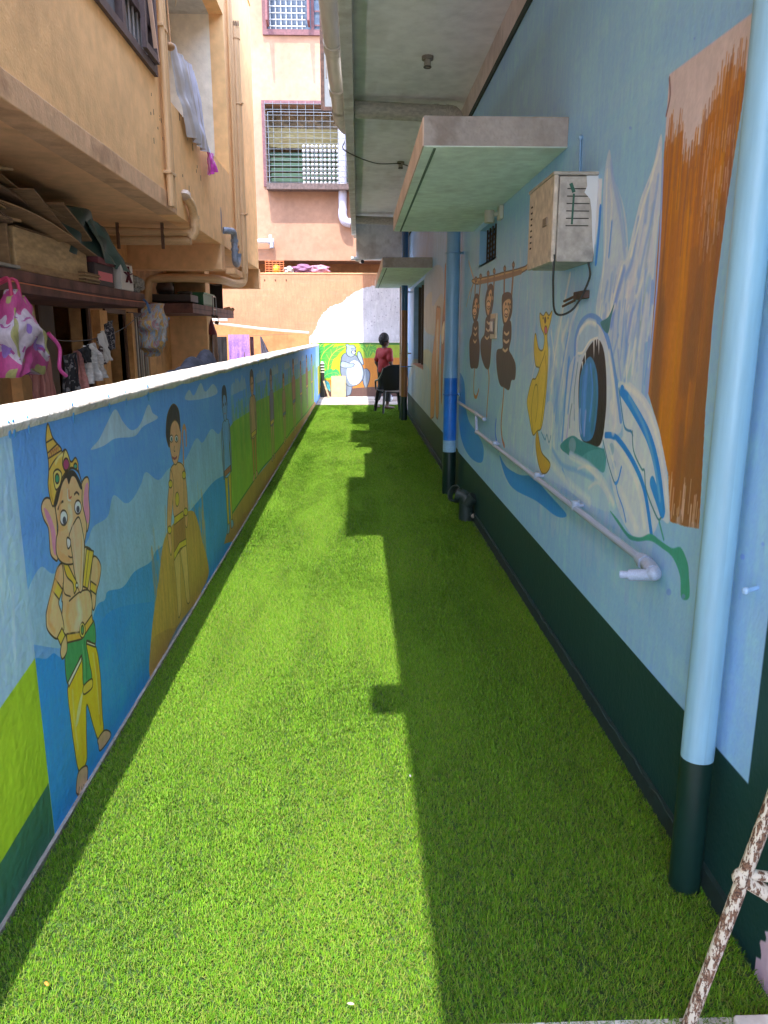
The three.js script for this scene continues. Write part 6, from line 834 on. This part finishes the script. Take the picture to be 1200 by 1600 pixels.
// ---------------------------------------------------------------- water pipe with tap
{
  const t = thing('water_pipe', 'thin pale lilac water pipe with a tap along the blue wall', 'pipe'), pm = grained('#a9b8e2', { amt: 0.08, rough: 0.4 }), X = 0.965, r = 0.0145;
  part('pipe', rod([X, 0.915, -7.4], [X, 0.92, -5.85], r, 12), pm, t); part('riser', rod([X, 0.92, -6.25], [X, 0.775, -6.2], r, 12), pm, t); part('pipe', rod([X, 0.778, -6.2], [X, 0.8, -2.45], r, 14), pm, t);
  for (const p of [[X, 0.92, -5.85], [X, 0.775, -6.2], [X, 0.92, -6.25]]) part('fitting', new THREE.SphereGeometry(r * 1.35, 10, 8).translate(...p), pm, t);
  for (const z of [-5.35, -4.05, -3.3]) part('clip', [boxR(X - 0.008, RX, 0.786 + (6.2 + z) * 0.006, 0.8 + (6.2 + z) * 0.006, z - 0.012, z + 0.012, 0.003), rod([X, 0.77 + (6.2 + z) * 0.006, z], [X, 0.812 + (6.2 + z) * 0.006, z], r * 1.25, 10)], pm, t);
  const tap = part('tap', [rod([X, 0.8, -2.5], [X, 0.8, -2.4], 0.021, 14), rod([X, 0.8, -2.42], [X - 0.005, 0.795, -2.36], 0.024, 14), new THREE.SphereGeometry(0.026, 12, 10).translate(X - 0.004, 0.79, -2.36)], pm, t, 'tap body at the end of the pipe');
  part('spout', [rod([X - 0.004, 0.785, -2.36], [X - 0.07, 0.772, -2.4], 0.02, 14), rod([X - 0.066, 0.772, -2.4], [X - 0.095, 0.77, -2.415], 0.0135, 12)], pm, tap);
  part('nut', new THREE.CylinderGeometry(0.028, 0.028, 0.02, 6).rotateX(Math.PI / 2).translate(X, 0.8, -2.455), pm, tap);
  const pg = thing('wall_plug', 'blue plastic wall plug beside the near drain pipe', 'plug', [1.0, 0.93, -1.8]); part('stub', rod([0, 0, 0], [-0.035, -0.004, 0.012], 0.007, 8), flat('#93bde6', 0.5), pg); part('head', new THREE.SphereGeometry(0.01, 8, 6).translate(-0.035, -0.004, 0.012), flat('#a4c8ea', 0.5), pg);
}
// ---------------------------------------------------------------- drain stub at the wall foot
{
  const t = thing('drain_stub', 'short dark green elbow pipe standing on the grass by the wall', 'pipe', [0.925, 0, -6.42]), m = grained('#26332e', { amt: 0.2, rough: 0.5 });
  part('riser', rod([0, -0.03, 0], [0, 0.13, 0], 0.062, 18), m, t); part('bend', tube([[0, 0.1, 0], [0, 0.155, 0], [-0.02, 0.185, -0.02], [-0.07, 0.2, -0.05]], 0.06, 16, 16), m, t); part('socket', [new THREE.CylinderGeometry(0.07, 0.07, 0.05, 18, 1, true).rotateZ(1.15).rotateY(0.6).translate(-0.08, 0.2, -0.05), new THREE.TorusGeometry(0.068, 0.008, 8, 20).rotateY(Math.PI / 2).rotateZ(-0.4).rotateY(0.6).translate(-0.1, 0.21, -0.06)], m, t);
  part('side_branch', rod([0.0, 0.13, 0.02], [0.06, 0.2, 0.05], 0.05, 14), m, t); part('mortar', new THREE.DodecahedronGeometry(0.022).translate(0.055, 0.03, 0.05), flat('#9c9488', 0.9), t);
}
// ---------------------------------------------------------------- ceiling fittings, wire, camera
{
  const mk = (x, z, label) => { const t = thing('bulb_holder', label, 'bulb holder', [x, SOFFIT, z], 0, 'bulb holders under the roof'); part('rose', rod([0, 0, 0], [0, -0.025, 0], 0.045, 14), flat('#8a8276', 0.6), t); part('cup', rod([0, -0.025, 0], [0, -0.075, 0], 0.026, 14), flat('#a39a8c', 0.5), t); part('ring', new THREE.TorusGeometry(0.026, 0.006, 6, 14).rotateX(Math.PI / 2).translate(0, -0.075, 0), flat('#5c564e', 0.5), t); };
  const a = atY(668, 97, SOFFIT - 0.04), b = atY(626, 258, SOFFIT - 0.04), c = atY(590, 361, SOFFIT - 0.04);
  mk(a.x, a.z, 'bulb holder on the roof soffit nearest the camera'); mk(b.x, b.z, 'bulb holder beside the black wire under the roof'); mk(c.x, c.z, 'bulb holder near the far end of the roof');
  const w0 = atY(536, 190, 3.7), w1 = atY(553, 216, SOFFIT - 0.1), w2 = atY(626, 256, SOFFIT - 0.03), w3 = atY(648, 264, SOFFIT - 0.01);
  solo('overhead_wire', tube([V(-0.13, 3.6, w1.z - 0.5), V(-0.115, 3.4, w1.z), V((w2.x - 0.115) * 0.5, 3.44, (w1.z + w2.z) / 2), w2, w3], 0.006, 50, 6), flat('#232120', 0.6), 'black wire running from the roof edge to the bulb holder', 'wire');
  const cz = RZ1 + 0.12, cp = atZ(566, 405, cz), t = thing('security_camera', 'tiny white security camera with dark lens under the far beam', 'camera', [cp.x, SOFFIT - 0.66, cz]);
  part('bracket', [boxR(-0.13, -0.1, -0.03, 0, -0.02, 0.02, 0.004), rod([-0.115, -0.015, 0], [-0.03, -0.04, 0.02], 0.012, 8)], flat('#d8d4ca', 0.5), t); part('housing', rod([-0.04, -0.035, -0.02], [0.0, -0.045, 0.09], 0.03, 14), flat('#cfcabf', 0.4), t); part('lens', rod([0, -0.045, 0.09], [0.004, -0.046, 0.13], 0.034, 14), flat('#1c1514', 0.3), t);
}
// ---------------------------------------------------------------- rusty gate frame at the near right
{
  const t = thing('rusty_gate', 'rusty white-flaked iron gate bars leaning at the near right corner', 'gate');
  const base = hex('#7d5c46'), pale = hex('#cfc4b0'), dark = hex('#4a3428');
  const map = dataTex(256, 256, (u, v) => { const n = fbm(u, v * 0.25, 40, 401, 4, 0.7), f = fbm(u, v, 60, 405, 3); let c = mix3(base, dark, sstep(0.45, 0.7, f)); if (n > 0.47) c = mix3(c, pale, sstep(0.47, 0.53, n)); return c; }, true, 5);
  const m = new THREE.MeshStandardMaterial({ map, bumpMap: map, bumpScale: 0.002, roughness: 0.75, metalness: 0.1 });
  const A = V(0.735, -0.01, -1.41), J = atZ(1160, 1372, -1.36), B = atZ(1204, 1255, -1.34), D = J.clone().add(B.clone().sub(J).multiplyScalar(5));
  part('stile', uvBox(rod(A, D, 0.0145, 12)), m, t);
  part('rail', uvBox(rod(J, atZ(1290, 1452, -1.33), 0.016, 12)), m, t); part('rail', uvBox(rod(J.clone().add(V(0.005, 0.012, 0)), atZ(1290, 1385, -1.33), 0.011, 12)), m, t);
  part('weld', uvBox(new THREE.IcosahedronGeometry(0.021, 2).translate(J.x, J.y, J.z)), m, t);
}
// ---------------------------------------------------------------- small things at the far end
{
  const p0 = atZ(518, 588, -19.62), p1 = atZ(540, 619, -19.5);
  const t = solo('plywood_board', boxR(-0.185, 0.185, 0, 0.53, -0.012, 0.012, 0.004), grained('#c69a74', { seed: 14, amt: 0.12, n: 6, rough: 0.8 }), 'square pale plywood board leaning against the painted bear', 'board'); t.position.set(-0.5, 0.01, -19.64); t.rotation.x = -0.24;
  const post = thing('dark_post', 'black and white banded post in the left corner by the mural', 'post', [-0.9, 0, -19.6]); part('shaft', boxR(-0.05, 0.05, 0, 0.86, -0.04, 0.04, 0.01), flat('#20211f', 0.7), post); for (let i = 0; i < 4; i++) part('white_band', boxR(-0.053, 0.053, 0.62 + i * 0.07, 0.65 + i * 0.07, -0.043, 0.043, 0.005), flat('#cfcabc', 0.6), post); part('white_tip', boxR(-0.03, 0.03, 0.86, 0.9, -0.03, 0.03, 0.005), flat('#cfcabc', 0.6), post);
  const st = solo('wooden_stick', beam([0, 0, 0], [-0.13, 0.42, -0.06], 0.04, 0.03), grained('#b39a78', { amt: 0.2 }), 'short pale stick leaning in the left corner by the mural', 'stick'); st.position.set(-0.73, 0.008, -19.35);
  const bp = atY(612, 631, 0.08), ball = thing('football', 'small white ball with dark patches under the chair', 'ball', [bp.x, 0.095, -18.2]); const bg = new THREE.IcosahedronGeometry(0.09, 4); part('ball_skin', bg, flat('#cfc9c6', 0.5), ball); for (const d of [[0, 0.2, 1], [0.8, 0.5, 0.5], [-0.8, 0.4, 0.5], [0.1, -0.8, 0.6], [0, 1, 0.1]]) { const n = V(...d).normalize(), g = new THREE.CircleGeometry(0.032, 5).applyQuaternion(new THREE.Quaternion().setFromUnitVectors(V(0, 0, 1), n)).translate(n.x * 0.0895, n.y * 0.0895, n.z * 0.0895); part('patch', g, flat('#4a3c5c', 0.5), ball); }
  const lf = new THREE.SphereGeometry(1, 10, 6).scale(0.004, 0.002, 0.009); for (const [px, py, c, l] of [[73, 1537, '#c9772a', 'small orange dry leaf on the grass near the left wall'], [548, 1568, '#a8a284', 'pale petal on the near grass'], [641, 1212, '#8f8a82', 'pale fleck on the shadow edge of the grass']]) { const p = atY(px, py, 0.012), m = solo('dry_leaf', lf, flat(c, 0.8), l, 'leaf'); m.position.copy(p); m.rotation.y = px; }
}
// ---------------------------------------------------------------- plastic armchair
{
  const m = new THREE.MeshStandardMaterial({ color: '#2a2624', roughness: 0.4 }), trim = flat('#a89c96', 0.4);
  const t = thing('plastic_chair', 'dark plastic armchair with pale worn edges at the end of the passage', 'chair', [0.68, 0, -15.85], Math.PI + 0.25);
  const shell = (fn, nu, nv, th) => { const pos = [], idx = []; for (const s of [0, 1]) for (let j = 0; j <= nv; j++) for (let i = 0; i <= nu; i++) { const p = fn(i / nu, j / nv), q = fn(Math.min(1, i / nu + 0.01), j / nv), r = fn(i / nu, Math.min(1, j / nv + 0.01)), q0 = fn(Math.max(0, i / nu - 0.01), j / nv), r0 = fn(i / nu, Math.max(0, j / nv - 0.01)); const n = q.sub(q0).cross(r.sub(r0)).normalize(); p.addScaledVector(n, s * th); pos.push(p.x, p.y, p.z); } const K = (nu + 1) * (nv + 1), at = (s, i, j) => s * K + j * (nu + 1) + i; for (let j = 0; j < nv; j++) for (let i = 0; i < nu; i++) { idx.push(at(0, i, j), at(0, i, j + 1), at(0, i + 1, j), at(0, i + 1, j), at(0, i, j + 1), at(0, i + 1, j + 1)); idx.push(at(1, i, j), at(1, i + 1, j), at(1, i, j + 1), at(1, i + 1, j), at(1, i + 1, j + 1), at(1, i, j + 1)); } const edge = (a, b) => idx.push(a[0], b[0], a[1], b[0], b[1], a[1]); for (let i = 0; i < nu; i++) { edge([at(0, i, 0), at(1, i, 0)], [at(0, i + 1, 0), at(1, i + 1, 0)]); edge([at(1, i, nv), at(0, i, nv)], [at(1, i + 1, nv), at(0, i + 1, nv)]); } for (let j = 0; j < nv; j++) { edge([at(1, 0, j), at(0, 0, j)], [at(1, 0, j + 1), at(0, 0, j + 1)]); edge([at(0, nu, j), at(1, nu, j)], [at(0, nu, j + 1), at(1, nu, j + 1)]); } const g = new THREE.BufferGeometry(); g.setAttribute('position', new THREE.Float32BufferAttribute(pos, 3)); g.setIndex(idx); const o = g.toNonIndexed(); o.computeVertexNormals(); return uvBox(o); };
  // chair faces its local +z
  part('seat', shell((u, v) => V((u - 0.5) * (0.44 + 0.04 * v), 0.43 - 0.015 * Math.sin(u * Math.PI) + 0.02 * v * v, -0.22 + 0.46 * v), 8, 8, 0.008), m, t);
  part('backrest', shell((u, v) => V((u - 0.5) * (0.42 + 0.1 * Math.sin(v * 2.2)), 0.45 + 0.5 * v - 0.05 * Math.pow(Math.abs(u - 0.5) * 2, 3) * v, -0.21 - 0.13 * v + 0.05 * Math.pow((u - 0.5) * 2, 2)), 10, 10, 0.008), m, t);
  part('top_trim', tube([V(-0.24, 0.9, -0.29), V(-0.14, 0.948, -0.335), V(0, 0.958, -0.345), V(0.14, 0.948, -0.335), V(0.24, 0.9, -0.29)], 0.011, 24, 8), m, t);
  for (const s of [-1, 1]) { const a = part('armrest', tube([V(0.255 * s, 0.9, -0.29), V(0.27 * s, 0.78, -0.22), V(0.285 * s, 0.67, -0.06), V(0.29 * s, 0.64, 0.1), V(0.275 * s, 0.61, 0.22), V(0.26 * s, 0.45, 0.24)], 0.02, 30, 10), m, t); part('worn_edge', tube([V(0.262 * s, 0.9, -0.308), V(0.285 * s, 0.78, -0.235), V(0.303 * s, 0.67, -0.07), V(0.308 * s, 0.645, 0.1)], 0.008, 24, 6), trim, a);
    part('leg', shell((u, v) => V((0.215 + 0.055 * (1 - v)) * s + (u - 0.5) * 0.06 * (0.6 + 0.4 * v), 0.44 * v - 0.012, 0.22 + 0.05 * (1 - v) + 0.03 * Math.sin(u * Math.PI)), 4, 4, 0.012), m, t);
    part('leg', shell((u, v) => V((0.2 + 0.06 * (1 - v)) * s + (u - 0.5) * 0.065 * (0.6 + 0.4 * v), 0.46 * v - 0.012, -0.2 - 0.09 * (1 - v) - 0.03 * Math.sin(u * Math.PI)), 4, 4, 0.012), m, t); }
  part('apron', shell((u, v) => V((u - 0.5) * 0.46, 0.36 + 0.07 * v, 0.235 + 0.01 * v), 6, 2, 0.01), m, t);
}
// ---------------------------------------------------------------- person behind the chair
{
  function field(bones, bounds, cell, extra) {            // smooth union of tapered capsules, meshed
    const [lo, hi] = bounds, size = Math.max(hi.x - lo.x, hi.y - lo.y, hi.z - lo.z), N = Math.ceil(size / cell) + 4, mc = new MarchingCubes(N, flat('#888888'), false, false, 400000), c = lo.clone().add(hi).multiplyScalar(0.5), half = N * cell / 2;
    mc.isolation = 0;
    const pre = bones.map(([a, b, ra, rb, k = 0.03, sx = 1]) => ({ a, b, ra, rb, k, d: b.clone().sub(a), l2: Math.max(1e-9, b.distanceToSquared(a)) }));
    for (let z = 0; z < N; z++) for (let y = 0; y < N; y++) for (let x = 0; x < N; x++) {
      const px = c.x + (x - N / 2) / (N / 2) * half, py = c.y + (y - N / 2) / (N / 2) * half, pz = c.z + (z - N / 2) / (N / 2) * half; let d = 1;
      for (const q of pre) { const ex = px - q.a.x, ey = py - q.a.y, ez = pz - q.a.z, t = Math.max(0, Math.min(1, (ex * q.d.x + ey * q.d.y + ez * q.d.z) / q.l2)), fx = ex - q.d.x * t, fy = ey - q.d.y * t, fz = ez - q.d.z * t, e = Math.sqrt(fx * fx + fy * fy + fz * fz) - (q.ra + (q.rb - q.ra) * t), h = Math.max(q.k - Math.abs(d - e), 0) / q.k; d = Math.min(d, e) - h * h * q.k * 0.25; }
      if (extra) d = extra(d, px, py, pz);
      mc.field[z * N * N + y * N + x] = -d;
    }
    mc.update(); const n = mc.count, g = new THREE.BufferGeometry(), p = new Float32Array(n * 3);
    for (let i = 0; i < n; i++) { p[3 * i] = c.x + mc.positionArray[3 * i] * half; p[3 * i + 1] = c.y + mc.positionArray[3 * i + 1] * half; p[3 * i + 2] = c.z + mc.positionArray[3 * i + 2] * half; }
    g.setAttribute('position', new THREE.BufferAttribute(p, 3)); const q = mergeVertices(g, 1e-4); q.computeVertexNormals(); return q;
  }
  // local frame: the person faces +z; joints for someone 1.53 m tall, weight on the right leg, left foot stepped out, hands on the chair
  const J = { neck: V(0, 1.27, 0), head: V(0, 1.4, 0.015), chest: V(0, 1.1, 0), belly: V(0, 0.93, 0.01), hip: V(0, 0.82, 0), shL: V(0.155, 1.215, 0), shR: V(-0.155, 1.215, 0), elL: V(0.22, 0.98, -0.03), elR: V(-0.21, 0.98, -0.02), wrL: V(0.22, 0.79, 0.08), wrR: V(-0.2, 0.79, 0.1), hpL: V(0.08, 0.8, 0), hpR: V(-0.08, 0.8, 0), knL: V(0.16, 0.45, 0.05), knR: V(-0.1, 0.44, 0.03), anL: V(0.25, 0.075, -0.02), anR: V(-0.09, 0.075, 0), toL: V(0.3, 0.025, 0.13), toR: V(-0.12, 0.025, 0.16) };
  const skin = flat('#5a3a2c', 0.6);
  const t = thing('person', 'person in a red T-shirt and dark trousers standing behind the chair', 'person', [0.56, 0.0, -16.5], 2.3);
  const limbs = [[J.chest, J.belly, 0.105, 0.1, 0.08], [V(0.06, 1.14, 0), V(-0.06, 1.14, 0), 0.095, 0.095, 0.06], [J.belly, J.hip, 0.1, 0.11, 0.08], [J.neck, V(0, 1.34, 0.01), 0.048, 0.046, 0.03], [V(0.05, 1.22, 0), J.shL, 0.06, 0.05, 0.05], [V(-0.05, 1.22, 0), J.shR, 0.06, 0.05, 0.05], [J.shL, J.elL, 0.046, 0.036, 0.02], [J.shR, J.elR, 0.046, 0.036, 0.02], [J.elL, J.wrL, 0.036, 0.024, 0.02], [J.elR, J.wrR, 0.036, 0.024, 0.02], [J.hpL, J.knL, 0.08, 0.052, 0.03], [J.hpR, J.knR, 0.08, 0.052, 0.03], [J.knL, J.anL, 0.05, 0.032, 0.03], [J.knR, J.anR, 0.05, 0.032, 0.03], [J.anL.clone().add(V(-0.015, -0.03, -0.03)), J.toL, 0.034, 0.022, 0.03], [J.anR.clone().add(V(0, -0.03, -0.04)), J.toR, 0.034, 0.022, 0.03]];
  const body = field(limbs, [V(-0.4, -0.02, -0.25), V(0.4, 1.4, 0.3)], 0.012);
  const head = field([[V(0, 1.42, -0.01), V(0, 1.45, 0.0), 0.085, 0.083, 0.04], [V(0, 1.36, 0.03), V(0, 1.34, 0.05), 0.062, 0.042, 0.05], [V(0, 1.41, 0.085), V(0, 1.375, 0.105), 0.01, 0.016, 0.012], [V(0.03, 1.352, 0.08), V(-0.03, 1.352, 0.08), 0.011, 0.011, 0.012], [V(0.086, 1.42, 0), V(0.09, 1.385, 0.0), 0.014, 0.01, 0.01], [V(-0.086, 1.42, 0), V(-0.09, 1.385, 0.0), 0.014, 0.01, 0.01], [J.neck, V(0, 1.34, 0.005), 0.046, 0.044, 0.03]], [V(-0.12, 1.25, -0.12), V(0.12, 1.56, 0.14)], 0.005, (d, x, y, z) => { for (const s of [-1, 1]) { const e = Math.hypot(x - s * 0.033, (y - 1.415) * 1.4, z - 0.092) - 0.013; d = Math.max(d, -e + 0.004); } return d; });
  const hand = (w, s) => { const f = [], dir = V(0, -0.55, 0.83), palm = w.clone().addScaledVector(dir, 0.06); f.push([w, palm, 0.022, 0.026, 0.02], [w.clone().add(V(0.016 * s, 0, 0)), palm.clone().add(V(0.02 * s, 0, 0)), 0.016, 0.016, 0.02], [w.clone().add(V(-0.016 * s, 0, 0)), palm.clone().add(V(-0.02 * s, 0, 0)), 0.016, 0.016, 0.02]); [[-0.03, 0.055], [-0.01, 0.065], [0.01, 0.062], [0.03, 0.048]].forEach(([o, l]) => { const a = palm.clone().add(V(o, 0, 0)), b = a.clone().addScaledVector(dir, l * 0.5), c = b.clone().add(V(0, -l * 0.5, l * 0.1)); f.push([a, b, 0.009, 0.008, 0.006], [b, c, 0.008, 0.0065, 0.006]); }); const th = w.clone().addScaledVector(dir, 0.02).add(V(-0.026 * s, 0, 0)), t1 = th.clone().add(V(-0.03 * s, -0.01, 0.025)), t2 = t1.clone().add(V(-0.002 * s, -0.02, 0.025)); f.push([th, t1, 0.011, 0.009, 0.008], [t1, t2, 0.009, 0.007, 0.006]); return field(f, [w.clone().add(V(-0.08, -0.16, -0.06)), w.clone().add(V(0.08, 0.04, 0.16))], 0.0035); };
  const bigger = (g) => g.translate(0, -1.3, 0).scale(1.16, 1.16, 1.16).translate(0, 1.3, 0);
  part('body', merge([body, bigger(head), hand(J.wrL, 1), hand(J.wrR, -1)].map((g) => { const o = g.toNonIndexed(); return o; })), skin, t);
  // clothes follow the same bones, a little larger
  const grow = (b, k) => b.map(([a, c, ra, rb, s]) => [a, c, ra + k, rb + k, s]);
  const up = (v, f, w) => v.clone().lerp(w, f);
  const shirt = field([...grow(limbs.slice(0, 3), 0.014), ...grow(limbs.slice(4, 6), 0.014), [J.shL, up(J.shL, 0.72, J.elL), 0.062, 0.066, 0.03], [J.shR, up(J.shR, 0.72, J.elR), 0.062, 0.066, 0.03], [V(0, 0.95, 0), V(0, 0.84, 0), 0.118, 0.125, 0.05]], [V(-0.32, 0.7, -0.22), V(0.32, 1.34, 0.22)], 0.01, (d, x, y, z) => Math.max(d, 0.77 - y, y - 1.285 + 0.05 * (1 - Math.min(1, Math.hypot(x, z) / 0.09)) + 0.003 * Math.sin(x * 60)) + 0.003 * Math.sin(y * 40 + x * 20) * Math.sin(z * 30));
  part('t_shirt', shirt, grained('#9c1818', { amt: 0.15, n: 12 }), t, 'red T-shirt');
  const trousers = field([...grow(limbs.slice(10, 12), 0.016), [J.knL, up(J.knL, 0.72, J.anL), 0.066, 0.058, 0.03], [J.knR, up(J.knR, 0.72, J.anR), 0.066, 0.058, 0.03], [V(0.05, 0.83, 0), V(-0.05, 0.83, 0), 0.108, 0.108, 0.05]], [V(-0.3, 0.1, -0.22), V(0.36, 0.95, 0.26)], 0.01, (d, x, y, z) => Math.max(d, 0.17 - y, y - 0.9) + 0.003 * Math.sin(y * 34) * Math.sin(x * 30 + z * 20));
  part('trousers', trousers, grained('#1f1d20', { amt: 0.2 }), t);
  const hair = field([[V(0, 1.45, -0.015), V(0, 1.465, -0.01), 0.094, 0.09, 0.03], [V(0, 1.4, -0.05), V(0, 1.37, -0.055), 0.06, 0.045, 0.04], [V(0.05, 1.44, 0.0), V(0.06, 1.41, -0.01), 0.045, 0.03, 0.02], [V(-0.05, 1.44, 0.0), V(-0.06, 1.41, -0.01), 0.045, 0.03, 0.02]], [V(-0.13, 1.3, -0.14), V(0.13, 1.58, 0.12)], 0.006, (d, x, y, z) => Math.max(d, -(y - 1.455 + z * -0.9 + 0.05) + 0 > 0 && z > 0.035 ? 0.02 : -1) + 0.003 * Math.sin(x * 150 + z * 90) * Math.sin(y * 120));
  part('hair', bigger(hair), grained('#171211', { amt: 0.4, n: 24 }), t);
  for (const s of [-1, 1]) part('eye', bigger(new THREE.SphereGeometry(0.011, 10, 8).translate(0.033 * s, 1.415, 0.083)), flat('#d8d0c8', 0.3), t);
}
renderer.render(scene, camera);
